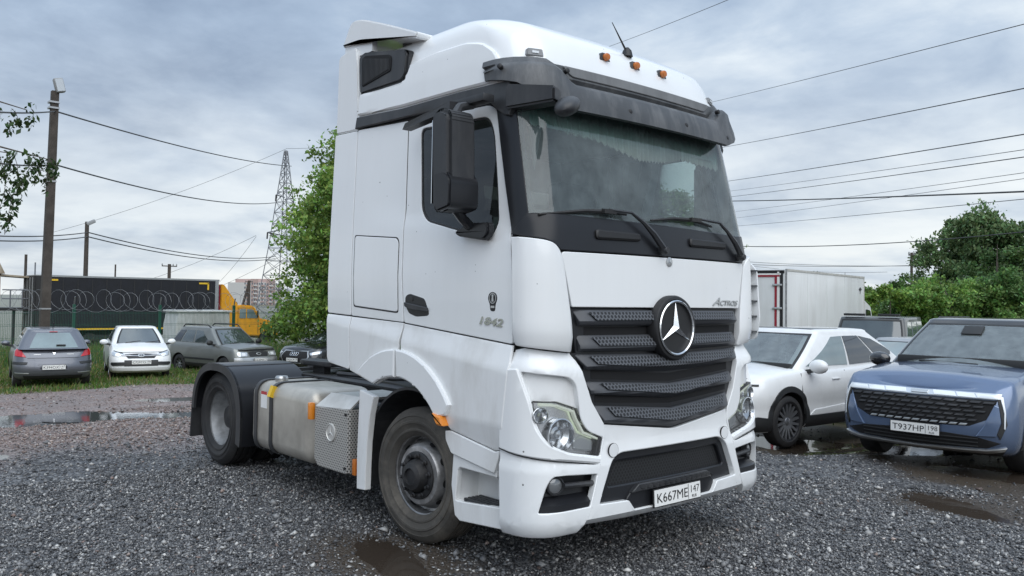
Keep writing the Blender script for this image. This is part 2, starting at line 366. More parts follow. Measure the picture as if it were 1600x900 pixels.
    tr('arch_flare', fo+[(-.955, 1.02), (-1.06, 1.0)]+fi, S, 'white_paint', off=.034, th=.06, bev=.012, grid=(.05, .05), relief=rel_low)
    fo = [(-1.60+.845*math.cos(a), .60+.845*math.sin(a)) for a in np.radians(np.linspace(133, 90.7, 12))]; fi = [(-1.605+.645*math.cos(a), .585+.65*math.sin(a)) for a in np.radians(np.linspace(90.7, 118, 8))]
    tr('arch_flare', fo+fi, S, 'white_paint', off=.034, th=.06, bev=.012, grid=(.05, .05), relief=rel_low)
    panel('sill_backing', [(-1.0, 1.0), (-1.0, .76), (-.5, .68), (-.36, .68), (-.30, 1.5), (-.9, 1.5)], S, 'white_low', truck, off=-.03, th=.005, bev=0, grid=(.2, .2))
    # step area
    tr('step_skirt', fillet([(-1.012, .905), (-.943, .913), (-.471, .835), (-.415, .85), (-.476, .694), (-.939, .758), (-1.005, .842)], .01), S, 'white_low', off=.022, th=.05, bev=.006, grid=(.15, .1))
    tr('step_frame', fillet([(-.938, .75), (-.955, .535), (-.912, .334), (-.855, .306), (-.405, .34), (-.405, .47), (-.46, .472), (-.88, .436), (-.905, .44), (-.885, .65), (-.86, .672), (-.47, .665), (-.47, .75)], .008), S, 'white_low', off=.002, th=.04, bev=.005, grid=(.1, .1))
    bm = B((-.67, sg*1.04, .60), (.52, .012, .46)); box(bm, (-.67, sg*1.13, .80), (.54, .2, .012)); box(bm, (-.915, sg*1.13, .60), (.012, .2, .42)); box(bm, (-.67, sg*1.13, .425), (.5, .22, .03)); box(bm, (-.42, sg*1.12, .6), (.012, .2, .4))
    obj('step_well', bm, 'white_low', truck)
    sb = obj('step_box', B((-.5, sg*1.09, .585), (.18, .09, .2), bev=.012), 'white_low', truck)
    obj('bolt_hole', lathe(bmesh.new(), [(.016, sg*1.1355), (.016, sg*1.137)], (-.475, 0, .567), 'y', 14), 'black_hole', sb)
    obj('warning_sticker', B((-.46, sg*1.136, .64), (.05, .003, .05)), 'ink', sb)
    bm = bmesh.new()
    for k in range(5): box(bm, (-.64+.0*k, sg*(1.085+.033*k), .452), (.40, .02, .022))
    for k in range(6): box(bm, (-.82+.073*k, sg*1.15, .449), (.018, .16, .02))
    obj('step_tread', bm, 'plastic', truck)
    # marker lamp behind the arch
    panel('marker_lamp', fillet([(-1.093, 1.027), (-.985, 1.012), (-.955, .945), (-1.035, .948)], .012), S, 'amber', truck, off=.09, th=.08, bev=.012, grid=(0, 0))
    # drip rail, roof side panel
    tr('drip_rail', [(-2.445, 3.257), (-1.75, 3.243), (-.70, 3.215), (-.58, 3.12), (-.50, 3.07), (-.45, 3.06), (-.42, 3.13), (-.46, 3.30), (-1.02, 3.318), (-1.75, 3.318), (-2.43, 3.352)], S, 'plastic', off=.02, th=.05, bev=.006, grid=(.2, .06))
    up_ = [(-2.42, 3.365), (-1.75, 3.335), (-1.02, 3.332), (-.52, 3.318), (-.56, 3.42), (-.66, 3.55), (-.80, 3.635), (-1.0, 3.68), (-1.4, 3.69), (-1.70, 3.66), (-1.74, 3.56), (-1.80, 3.53), (-2.42, 3.545)]
    tr('roof_side_panel', fillet(up_, [.01, 0, 0, .03, .02, .05, .05, .05, .05, .03, .02, .03, .02]), S, 'white_paint', off=.022, th=.06, bev=.014, grid=(.09, .04))
    # corner deflector
    def rel_def(s, z):
        a = abs(s); e = 1.603+(a-1.03)*.065; r = 0
        if z < e: r = -.028*min(1, (e-z)/.1)
        edge = float(lerp(z, [1.49, 1.7, 2.2], [.955, .975, 1.075]))
        return r-.022*min(1, max(0, (edge+.03-a)/.05))+.012*min(1, max(0, (1.33-a)/.02))
    dp = [(1.358, 2.238), (1.352, 1.54), (1.36, 1.535), (.942, 1.497), (.955, 1.70), (1.03, 2.145), (1.08, 2.20), (1.14, 2.22)]
    dp = [(1.36, 2.238), (1.355, 1.54), (.942, 1.495), (.955, 1.70), (1.028, 2.12), (1.075, 2.185), (1.14, 2.212), (1.28, 2.232)]
    tr('corner_deflector', mir(fillet(dp, [.01, .02, .02, .05, .1, .05, .05, .05]), sg), FS, 'white_paint', off=.03, th=.06, bev=.006, grid=(.035, .05), relief=rel_def)
    # windscreen pillar
    tr('windscreen_pillar', mir([(1.225, 2.36), (1.365, 2.25), (1.375, 2.30), (1.378, 2.6), (1.372, 2.9), (1.36, 3.22), (1.19, 3.22), (1.205, 2.9)], sg), FS, 'plastic_gloss', off=.006, th=.05, bev=.004, grid=(.04, .1))
# emblem and model number on the kerb-side door
S = SS(-1)
def oval(cx, cz, rx, rz, n=20): return [(cx+rx*math.cos(2*math.pi*k/n), cz+rz*math.sin(2*math.pi*k/n)) for k in range(n)]
doorN = [o for o in truck.children if o.name.startswith('door')][0]
em = panel('door_badge', fillet([(-.565, 1.80), (-.562, 1.755), (-.51, 1.752), (-.508, 1.80), (-.488, 1.835), (-.50, 1.87), (-.537, 1.885), (-.575, 1.872), (-.588, 1.838)], .02), S, 'ink', doorN, off=.0015, th=.002, bev=0, grid=(0, 0))
panel('badge_ring', oval(-.538, 1.84, .036, .036), S, 'silver', em, off=.0025, th=.001, bev=0, grid=(0, 0), holes=[oval(-.538, 1.84, .031, .031)])
panel('badge_figure', [(-.548, 1.865), (-.528, 1.865), (-.531, 1.848), (-.527, 1.818), (-.549, 1.818), (-.545, 1.848)], S, 'silver', em, off=.0025, th=.001, bev=0, grid=(0, 0))
panel('badge_bar', [(-.556, 1.79), (-.518, 1.79), (-.518, 1.775), (-.556, 1.775)], S, 'silver', em, off=.0025, th=.001, bev=0, grid=(0, 0))
xd = Vector((1, 0, -.055)).normalized(); zd = Vector((0, -1, 0))
text('model_number', '1842', .072, 'chrome', frame((-.69, -1.252, 1.668), xd, zd.cross(xd), zd), doorN, depth=.004, shear=.25, width=.245, bold=.002)

# ---- front: bonnet, cowl, glass
tr('bonnet_panel', fillet([(1.034, 2.148), (.948, 1.79), (-.948, 1.79), (-1.034, 2.148)], [.03, .01, .01, .03]), FS, 'white_paint', off=.012, grid=(.1, .09))
tr('front_backing', [(1.3, 2.2), (1.3, 1.2), (.85, .95), (.85, .45), (-.85, .45), (-.85, .95), (-1.3, 1.2), (-1.3, 2.2)], FS, 'seam', off=-.05, th=.005, bev=0, grid=(.2, .3))
cw = [(1.378, 2.26), (1.14, 2.226), (1.085, 2.205), (1.034, 2.158), (0, 2.158), (-1.034, 2.158), (-1.085, 2.205), (-1.14, 2.226), (-1.378, 2.26), (-1.24, 2.385), (-1.0, 2.372), (0, 2.385), (1.0, 2.395), (1.24, 2.395)]
tr('windscreen_cowl', cw, FS, 'plastic_gloss', off=.008, th=.05, bev=.005, grid=(.07, .06))
gl = tr('windscreen', fillet([(1.235, 2.375), (0, 2.365), (-1.235, 2.375), (-1.20, 3.25), (1.20, 3.25)], [.06, 0, .06, .02, .02]), FS, 'windscreen_glass', off=.0, th=.003, bev=0, grid=(.07, .1))
fr_ = fillet([(1.24, 2.37), (0, 2.36), (-1.24, 2.37), (-1.205, 3.25), (1.205, 3.25)], 0)
panel('glass_edge', [(1.24, 2.37), (0, 2.36), (-1.24, 2.37), (-1.205, 3.25), (1.205, 3.25)], FS, 'ink', gl, off=-.004, th=.002, bev=0, grid=(.07, .1), holes=[fillet([(1.19, 2.42), (0, 2.405), (-1.205, 2.42), (-1.17, 3.2), (1.16, 3.2)], .05)])
def rel_oval(s, z): return 0
for s0, s1 in ((.30, .73), (-.765, -.265)):
    tr('grab_recess', fillet([(s0, 2.250), (s0, 2.302), (s1, 2.308), (s1, 2.244)], .026), FS, 'ink', off=.03, th=.03, bev=.012, grid=(.1, 0))
def fpt(s, z, o): return tuple(wrapP(s, z, o))
for arm, blade in ((((.082, 2.20), (.20, 2.31), (.295, 2.385), (.40, 2.445), (.60, 2.452)), ((1.165, 2.385), (.80, 2.432), (.60, 2.440), (.415, 2.434))),
                   (((-.966, 2.20), (-.85, 2.31), (-.75, 2.392), (-.66, 2.452), (-.42, 2.462)), ((.165, 2.412), (-.10, 2.445), (-.35, 2.452), (-.59, 2.420)))):
    bm = tube(bmesh.new(), [fpt(s, z, .045+.02*math.sin(i*.7)) for i, (s, z) in enumerate(arm)], [.026, .022, .014, .011, .01], 6)
    lathe(bm, [(.03, 0), (.03, .06), (.02, .075)], fpt(arm[0][0], arm[0][1], .0), 'x', 14)
    wp = obj('wiper', bm, 'plastic', truck)
    bl = [fpt(s+(.0), z, .024) for s, z in blade]; bm = tube(bmesh.new(), bl, [.008, .014, .016, .008], 6); box(bm, fpt(blade[2][0], blade[2][1], .045), (.03, .12, .03))
    obj('blade', bm, 'rubber_clean', wp)
# name on the bonnet, badge
def fmat(s, z, o):
    P, N = FS(s, z); x = (wrapP(s-.01, z)-wrapP(s+.01, z)).normalized(); return frame(wrapP(s, z, o), x, N.cross(x), N)
ln = text('bonnet_lettering', 'A', .085, 'silver', fmat(-.548, 1.812, .016), truck, depth=.003, shear=.45, width=.105, bold=.001)
text('lettering', 'CTROS', .056, 'silver', fmat(-.645, 1.812, .016), ln, depth=.003, shear=.3, width=.265, bold=.0008)
def star(parent, r, mtx, name='star', m='chrome', dp=.03):
    bm = bmesh.new(); c = bm.verts.new((0, 0, dp)); ring = []
    for k in range(6):
        a = math.pi/2+k*math.pi/3; q = r if k % 2 == 0 else r*.165; ring.append(bm.verts.new((q*math.cos(a), q*math.sin(a), .003)))
    for k in range(6): bm.faces.new((c, ring[k], ring[(k+1) % 6]))
    bm.transform(mtx); bmesh.ops.recalc_face_normals(bm, faces=bm.faces); return obj(name, bm, m, parent, None)
def disc(parent, name, prof, mtx, m, n=40, caps=True):
    bm = lathe(bmesh.new(), prof, (0, 0, 0), 'z', n, caps); bm.transform(mtx); return obj(name, bm, m, parent)
m0 = fmat(0, 2.121, .012)
bd = disc(truck, 'bonnet_badge', [(.034, 0), (.034, .006), (.029, .008)], m0, 'silver', 20); star(bd, .026, m0 @ Matrix.Translation((0, 0, .008)), dp=.004)

# ---- grille
gf = tr('grille_frame', fillet([(.948, 1.785), (.90, 1.49), (.93, 1.487), (.80, 1.16), (.69, 1.0), (0, .925), (-.69, 1.0), (-.80, 1.16), (-.93, 1.487), (-.90, 1.49), (-.948, 1.785)], [.01, 0, 0, .1, .05, .1, .05, .1, 0, 0, .01]), FS, 'plastic_gloss', off=-.012, th=.02, bev=.004, grid=(.12, .12))
for zz in (1.63, 1.345, 1.19):   # black sheets stand in for the dark depth of the gaps
    panel('grille_gap', [(.83-(1.63-zz)*.2, zz+.028), (.83-(1.63-zz)*.2, zz-.03), (0, zz-.03-(.05 if zz < 1.5 else 0)), (-.83+(1.63-zz)*.2, zz-.03), (-.83+(1.63-zz)*.2, zz+.028), (0, zz+.028-(.05 if zz < 1.5 else 0))], FS, 'black_hole', gf, off=-.010, th=.004, bev=0, grid=(.12, 0))
def bar(zt, zb, wt, wb, vt, vb, vtop):
    """one grille blade: top edge zt, bottom zb, half widths, drop of its middle (chevron)"""
    def rel(s, z):
        d = (vt if abs(s) < 2 else 0)*(1-min(1, abs(s)/wt)); t = (zt-d-z)/(zt-zb+.001); return .012+.036*min(1, max(0, t/.72)) - (.035*max(0, (t-.75)/.25) if t > .75 else 0)-.03*max(0, (abs(s)-wt+.10)/.10)
    poly = [(wt, zt), (wb, zb+.004), (0, zb-vb), (-wb, zb+.004), (-wt, zt), (0, zt-vt)]
    b_ = panel('grille_bar', poly, FS, 'grille_grey', gf, off=0, th=.03, bev=.004, grid=(.055, .02), relief=rel)
    mz0, mz1 = zt-.012, zt-(zt-zb)*.62; w0, w1 = wt-.10, wt-.155
    panel('mesh', fillet([(w0, mz0), (w1, mz1), (0, mz1-vb), (-w1, mz1), (-w0, mz0), (0, mz0-vt)], 0), FS, 'grille_mesh', b_, off=.013, th=.002, bev=0, grid=(.055, .02), relief=rel)
bar(1.770, 1.662, .925, .885, 0, 0, 0); bar(1.605, 1.495, .895, .878, .004, .012, 0)
bar(1.482, 1.377, .915, .835, .02, .055, 0); bar(1.302, 1.212, .825, .79, .05, .065, 0); bar(1.142, 1.020, .765, .69, .065, .075, 0)
m0 = fmat(0, 1.648, .05)
sb = disc(truck, 'star_badge', [(.232, -.06), (.232, .005), (.222, .022), (.205, .026), (.198, .012)], m0, 'ink', 56)
disc(sb, 'badge_ring', [(.198, .012), (.198, .03), (.190, .036), (.181, .03), (.181, .014)], m0, 'chrome', 56, False)
star(sb, .186, m0 @ Matrix.Translation((0, 0, .014)), dp=.034)

# ---- bumper
tr('bumper_center', fillet([(.692, 1.014), (.0, .93), (-.692, 1.014), (-.70, .93), (-.77, .75), (-.838, .497), (-.905, .385), (-.47, .37), (0, .37), (.47, .37), (.905, .385), (.838, .497), (.77, .75), (.70, .93)], [.0, .05, 0, 0, 0, 0, 0, .0, 0, 0, 0, 0, 0, 0]), FS, 'white_paint', off=.02, th=.05, bev=.006, grid=(.08, .06),
   holes=[fillet([(.766, .507), (.735, .585), (.645, .775), (.562, .82), (-.562, .82), (-.645, .775), (-.735, .585), (-.766, .507), (-.50, .50), (-.44, .43), (.44, .43), (.50, .50)], [.01, .03, .06, .06, .06, .06, .03, .01, .02, .02, .02, .02])], relief=lambda s, z: .02*min(1, max(0, (.9-z)/.15))-.05*max(0, (.43-z)/.06))
tr('intake_recess', [(.80, .42), (.80, .6), (.67, .84), (-.67, .84), (-.80, .6), (-.80, .42)], FS, 'black_hole', off=-.07, th=.005, bev=0, grid=(.1, .2))
tr('intake_surround', fillet([(.775, .49), (.742, .585), (.65, .785), (.562, .828), (-.562, .828), (-.65, .785), (-.742, .585), (-.775, .49), (-.44, .42), (.44, .42)], .02), FS, 'plastic_gloss', off=-.004, th=.09, bev=.01, grid=(.1, .1), holes=[fillet([(.66, .60), (.58, .76), (-.58, .76), (-.66, .60)], .03)])
tr('intake_mesh', fillet([(.665, .595), (.58, .765), (-.58, .765), (-.665, .595)], .03), FS, 'intake_mesh', off=-.035, th=.004, bev=0, grid=(.1, 0))
tr('intake_step', fillet([(.46, .54), (.385, .592), (-.385, .592), (-.46, .54)], .01), FS, 'plastic', off=.03, th=.08, bev=.006, grid=(.12, 0))
bm = bmesh.new()
for k in range(13):
    s = -.36+.06*k; q = wrapP(s, .575, .035); box(bm, q, (.06, .022, .02), Matrix.Rotation(.5, 3, 'Z'))
obj('step_ribs', bm, 'plastic', [o for o in truck.children if o.name == 'intake_step'][0])
ph = tr('plate_holder', fillet([(.50, .50), (.44, .415), (.28, .405), (-.28, .405), (-.44, .415), (-.50, .50), (-.44, .555), (.44, .555)], .02), FS, 'plastic_gloss', off=.012, th=.05, bev=.006, grid=(.1, 0))
def number_plate(parent, mtx, main, reg, m_w=.52, m_h=.112, frame_m='ink'):
    """white plate, black border, lettering; origin at the plate's middle, x along it, z outwards"""
    bm = B((0, 0, -.006), (m_w+.016, m_h+.016, .008)); bm.transform(mtx); f = obj('licence_plate', bm, frame_m, parent)
    bm = B((0, 0, 0), (m_w, m_h, .006)); bm.transform(mtx); p = obj('plate_face', bm, 'plate_white', f)
    T_ = lambda x, y: mtx @ Matrix.Translation((x, y, .0045))
    text('plate_number', main, m_h*.83, 'ink', T_(-m_w*.465, -m_h*.30), f, .0006, width=m_w*.66, bold=-.0003)
    text('region_code', reg, m_h*.66, 'ink', T_(m_w*.255, -m_h*.10), f, .0006, width=m_w*.185, bold=-.0006)
    text('country_code', 'RUS', m_h*.24, 'ink', T_(m_w*.30, -m_h*.40), f, .0006, width=m_w*.10)
    bm = B((m_w*.225, 0, .0042), (.004, m_h*.92, .001)); bm.transform(mtx); obj('divider', bm, 'ink', f)
    return f
m0 = fmat(0.0, .478, .045)
number_plate(truck, m0, 'K667ME', '147')
for sg in (1, -1):
    L = lambda p: mir(p, -1 if sg == 1 else 1)
    hl_out = [(1.238, 1.182), (1.077, 1.18), (.928, 1.133), (.905, 1.074), (.850, .985), (.712, .932), (.742, .812), (1.03, .864), (1.145, .925), (1.205, 1.02)]
    rel_b = lambda s, z: -.03*max(0, (.40-z)/.06)+.012*min(1, max(0, (.80-z)/.03))-.06*max(0, min(1, (z-1.395+.05*(1.2-abs(s)))/.10))
    bc = tr('bumper_corner', L(fillet([(1.478, 1.385), (1.42, 1.50), (1.30, 1.522), (.935, 1.488), (.905, 1.44), (.80, 1.165), (.70, 1.022), (.69, .935), (.745, .775), (.83, .497), (.90, .392), (.93, .345), (1.25, .335), (1.49, .325)], 0)), FS, 'white_paint', off=.03, th=.05, bev=.005, grid=(.05, .04), relief=rel_b,
       holes=[L(fillet([(1.238, 1.182), (1.30, 1.375), (1.10, 1.352), (.985, 1.335), (.935, 1.29), (.918, 1.20)]+hl_out[3:], [.01, .02, .04, .05, .06, .05, .03, .05, .01, .02, .08, .08, .08])), L(fillet([(1.212, .496), (1.165, .66), (1.125, .726), (.778, .704), (.850, .504)], [.01, .05, .05, .015, .01]))])
    panel('bumper_seam', L([(1.48, .868), (1.03, .80), (.752, .758), (.752, .766), (1.03, .808), (1.48, .876)]), FS, 'seam', bc, off=.041, th=.004, bev=0, grid=(.05, 0))
    panel('inner_strip', L([(1.33, 1.40), (1.24, 1.188), (1.077, 1.186), (.926, 1.139), (.895, 1.08), (.89, 1.30), (.95, 1.37)]), FS, 'white_low', bc, off=-.012, th=.02, bev=.004, grid=(.06, .06))
    panel('pillar_panel', L(fillet([(1.462, 1.375), (1.315, 1.392), (1.25, 1.19), (1.217, 1.02), (1.155, .918), (1.03, .856), (.752, .803), (.757, .772), (1.03, .815), (1.474, .874)], [.01, .01, .03, .05, .05, .03, .01, .01, 0, .01])), FS, 'white_paint', bc, off=.046, th=.03, bev=.006, grid=(.05, .06))
    # head lamp: dark housing, reflectors, drl strip, clear cover
    hl = tr('headlight', L(hl_out), FS, 'lamp_shell', off=-.035, th=.01, bev=0, grid=(.06, .06))
    P, N = FS(sg*1.055, .975); x = (wrapP(sg*1.055-.01, .975)-wrapP(sg*1.055+.01, .975)).normalized(); ml = frame(P+N*-.03, x, N.cross(x), N)
    disc(hl, 'low_beam', [(.105, -.0), (.105, .05), (.098, .052), (.085, .02), (.05, .0), (.03, .004), (.028, .03), (.0001, .036)], ml, 'reflector', 32)
    P, N = FS(sg*1.185, 1.10); ml = frame(P+N*-.03, x, N.cross(x), N); disc(hl, 'high_beam', [(.062, 0), (.062, .045), (.057, .047), (.05, .02), (.02, .0), (.0001, .004)], ml, 'reflector', 28)
    panel('turn_signal', L(fillet([(.93, .93), (.86, .95), (.76, .915), (.765, .84), (.92, .865)], .02)), FS, 'lens_white', hl, off=-.02, th=.03, bev=.01, grid=(.05, 0))
    panel('light_strip', L([(1.20, 1.174), (1.077, 1.168), (.938, 1.122), (.917, 1.070), (.862, .983), (.74, .931), (.744, .919), (.872, .969), (.93, 1.063), (.950, 1.110), (1.08, 1.154), (1.20, 1.160)]), FS, 'drl', hl, off=.012, th=.03, bev=.004, grid=(.04, 0))
    panel('end_cap', L([(.738, .935), (.712, .93), (.742, .815), (.775, .82)]), FS, 'dark_metal', hl, off=.018, th=.04, bev=.004, grid=(0, 0))
    panel('lamp_cover', L(fillet(hl_out, .02)), FS, 'lamp_glass', hl, off=.020, th=.003, bev=0, grid=(.05, .05))
    panel('lamp_bezel', L([(a+(a-1.0)*.012, b+(b-1.0)*.012) for a, b in hl_out]), FS, 'ink', hl, off=.022, th=.03, bev=.002, grid=(.05, .05), holes=[L(hl_out)])
    # fog lamp recess
    fr2 = tr('fog_lamp_recess', L(fillet([(1.215, .49), (1.17, .66), (1.13, .732), (.772, .71), (.845, .498)], .02)), FS, 'plastic_gloss', off=-.02, th=.02, bev=0, grid=(.06, .06), relief=lambda s, z: -.03*min(1, max(0, (z-.57)/.02))+(.05 if z < .565 else 0))
    P, N = FS(sg*1.09, .655); ml = frame(P+N*-.03, (wrapP(sg*1.09-.01, .655)-wrapP(sg*1.09+.01, .655)).normalized(), (0, 0, 1), N)
    fg = disc(fr2, 'fog_lamp', [(.062, -.02), (.062, .025), (.052, .03), (.048, .012)], ml, 'plastic', 28)
    disc(fg, 'lens', [(.049, .0), (.047, .018), (.025, .028), (.0001, .03)], ml, 'fog_glass', 28)
    tube_p = [fpt(sg*s, .655-.003*i, .01) for i, s in enumerate((1.04, .96, .88, .80))]; obj('bar', tube(bmesh.new(), tube_p, .018, 8), 'plastic', fr2)
    # tow eye cover: thin ring groove
    P, N = FS(sg*.63, .842); ml = frame(P+N*.03, (0, 1, 0), (0, 0, 1), N)
    tc_ = disc(truck, 'tow_eye_cover', [(.047, 0), (.047, .0115), (.0001, .012)], ml, 'seam', 28); disc(tc_, 'lid', [(.0448, 0), (.0448, .0122), (.0001, .0126)], ml, 'white_paint', 28)
# air duct seen beyond the far corner deflector
bm = bmesh.new()
for k in range(5): box(bm, (-.19, 1.185, 1.60+.125*k), (.16, .12, .012))
box(bm, (-.24, 1.20, 1.84), (.012, .10, .62))
du = obj('corner_duct', bm, 'plastic_faded', truck)
obj('duct_skin', prism(bmesh.new(), fillet([(-.30, 1.52), (-.12, 1.54), (-.09, 1.7), (-.12, 2.1), (-.18, 2.17), (-.30, 2.17)], .03), 'y', 1.242, 1.258), 'white_paint', du)

# ---- roof
def ring(z, xr, n=9):
    W, x, rc = wid(z), xfr(z), rcn(z); xc = x-RB+math.sqrt((RB-rc)**2-(W-rc)**2); phi = math.atan2(W-rc, xc-x+RB); L1 = RB*phi; L2 = rc*(math.pi/2-phi)
    ss = list(np.linspace(0, L1, n))+list(L1+np.linspace(0, L2, 9)[1:]); h = [wrapP(s, z) for s in ss]; k = h[-1].x
    h += [Vector((k+(xr-k)*t, -W, z)) for t in np.linspace(0, 1, 8)[1:]]
    return [Vector((p.x, -p.y, p.z)) for p in h[:0:-1]]+h
zs = [3.27, 3.36, 3.44, 3.5, 3.56, 3.62, 3.665, 3.71, 3.755, 3.80, 3.84, 3.875, 3.905, 3.93, 3.948, 3.96]
bm = bmesh.new(); rows = [[bm.verts.new(p) for p in ring(z, -2.44+max(0, z-3.6)*.5)] for z in zs]
for A, C in zip(rows, rows[1:]):
    for k in range(len(A)-1): bm.faces.new((A[k], A[k+1], C[k+1], C[k]))
    bm.faces.new((A[-1], A[0], C[0], C[-1]))
bm.faces.new(rows[-1]); bm.faces.new(rows[0][::-1]); bmesh.ops.recalc_face_normals(bm, faces=bm.faces)
roof = obj('roof', bm, 'white_paint', truck, 60)
def swp(name, ss, sec, m, parent=truck):
    """section(s) -> list of (offset, z) swept round the front"""
    bm = bmesh.new(); rr = [[bm.verts.new(wrapP(s, z, o)) for o, z in sec(s)] for s in ss]; n = len(rr[0])
    for A, C in zip(rr, rr[1:]):
        for k in range(n): bm.faces.new((A[k], A[(k+1) % n], C[(k+1) % n], C[k]))
    bm.faces.new(rr[0]); bm.faces.new(rr[-1][::-1]); bmesh.ops.recalc_face_normals(bm, faces=bm.faces); return obj(name, bm, m, parent, 40)
def visor_sec(s):
    a = abs(s); e = min(1, max(0, (1.36-a)/.30)); dz = .02*(1-e); t = min(1, max(0, (a-.78)/.18)); t = t*t*(3-2*t)
    lo = float(lerp(a, [.90, 1.04, 1.16, 1.36], [3.105, 3.16, 3.28, 3.335])); up_ = 3.445-.05*max(0, (a-1.2))
    ledge = 3.30+.12*t; o1 = .04+.075*e
    return [(-.01, up_+.01), (.035, up_), (.045-.01*t, ledge+.055+.0*t), (.012+.04*t, ledge+.012), (o1-.01, ledge), (o1+.012, ledge-.03), (o1+.03*e, lo+.06), (o1+.028*e, lo), (o1-.01, lo-.004), (.04, lo+.03), (-.01, lo+.05)]
vs_ = [-1.40, -1.34, -1.28, -1.22, -1.15, -1.08, -1.0, -.95, -.9, -.86, -.82, -.78]; vs_ = vs_+list(np.linspace(-.7, .7, 13))+[-x for x in vs_[::-1]]
vis = swp('sun_visor', vs_, visor_sec, 'plastic_faded')
panel('visor_recess', fillet([(.84, 3.432), (.76, 3.365), (-.76, 3.365), (-.84, 3.432)], .03), FS, 'visor_grey', vis, off=.052, th=.03, bev=.004, grid=(.08, 0))
for s, z in ((-.32, 3.18), (.32, 3.18), (-.905, 3.17), (.905, 3.17), (-.86, 3.385), (.86, 3.385), (-1.22, 3.39), (1.22, 3.39)):
    P, N = FS(s, z); x = Vector((0, 0, 1)).cross(N).normalized(); o = .145 if z < 3.2 else .125
    disc(vis, 'bolt', [(.018, -.03), (.018, .0), (.011, .004), (.0001, .004)], frame(wrapP(s, z, o), x, N.cross(x), N), 'ink', 12)
for y in (-.33, 0, .33):
    P, N = FS(-y, 3.62); q = Vector((P.x, P.y, P.z))
    rl = obj('roof_lamp', prism(bmesh.new(), fillet([(y-.06, -.005), (y-.034, .058), (y+.034, .058), (y+.06, -.005)], .012), 'x', q.x-.08, q.x+.015, .006), 'plastic_faded', truck); rl.location = (0, 0, 3.59)
    bm = lathe(bmesh.new(), [(.027, 0), (.028, .02), (.023, .032), (.0001, .035)], (q.x+.012, y, .026), 'x', 16); obj('lamp_lens', bm, 'amber_dark', rl)
for sg in (-1, 1):
    P, N = FS(sg*-1.0, 3.51); P = Vector((-.435, sg*1.0, 3.515)); sl_ = obj('corner_lamp', prism(bmesh.new(), fillet([(-.065, -.022), (.065, -.022), (.055, .03), (-.055, .03)], .012), 'x', -.035, .02, .006), 'rim_grey', truck); sl_.location = P; sl_.rotation_euler = (0, 0, sg*.35)
    obj('lamp_lens', B((.022, 0, .005), (.006, .05, .016)), 'lens_white', sl_)
bm = tube(bmesh.new(), [(-.46, -.02, 3.74), (-.46, -.185, 3.925)], [.009, .003], 6); bm2 = lathe(bm, [(.045, 0), (.034, .045), (.012, .07), (.0001, .072)], (-.46, -.01, 3.70), 'z', 14)
obj('aerial', bm2, 'ink', truck)
# side intake, fairing, spoiler
ik = obj('air_intake', prism(bmesh.new(), fillet([(-2.425, 3.545), (-2.45, 3.87), (-2.39, 3.905), (-1.76, 3.80), (-1.715, 3.77), (-1.735, 3.59), (-1.80, 3.545)], [.03, .06, .05, .04, .03, .04, .05]), 'y', -1.175, -.75, .02), 'plastic', truck)
obj('intake_insert', prism(bmesh.new(), fillet([(-2.375, 3.60), (-2.39, 3.83), (-2.345, 3.865), (-1.965, 3.795), (-1.925, 3.77), (-1.935, 3.655)], .025), 'y', -1.182, -1.10, .006), 'black_hole', ik)
bm = bmesh.new()
for k in range(22): prism(bm, [(-2.37+.019*k, 3.615+.003*k), (-2.363+.019*k, 3.615+.003*k), (-2.365+.019*k, 3.845-.004*k), (-2.372+.019*k, 3.845-.004*k)], 'y', -1.186, -1.17)
obj('louvre', bm, 'plastic', ik)
for sg in (-1, 1):
    a, b = sorted((sg*1.17, sg*1.10)); obj('upper_fairing', prism(bmesh.new(), fillet([(-2.805, 3.262), (-2.445, 3.252), (-2.45, 3.55), (-2.47, 3.86), (-2.50, 3.98), (-2.79, 3.95)], [.02, .02, .02, .06, .03, .06]), 'y', a, b, .012), 'white_paint', truck)
sp_ = bmesh.new(); prof = [(-2.735, 4.03), (-2.60, 4.225), (-2.42, 4.20), (-2.02, 4.06), (-1.60, 3.90), (-1.62, 3.86), (-2.02, 3.935), (-2.45, 4.02)]
prism(sp_, fillet(prof, [.01, .06, .1, .1, .02, .01, .08, .08]), 'y', -1.165, 1.165, .012)
obj('roof_spoiler', sp_, 'white_paint', truck); obj('spoiler_post', B((-2.50, -1.12, 3.98), (.44, .05, .16)), 'white_paint', truck); obj('spoiler_bracket', B((-1.98, -.98, 3.90), (.12, .04, .08)), 'ink', truck)

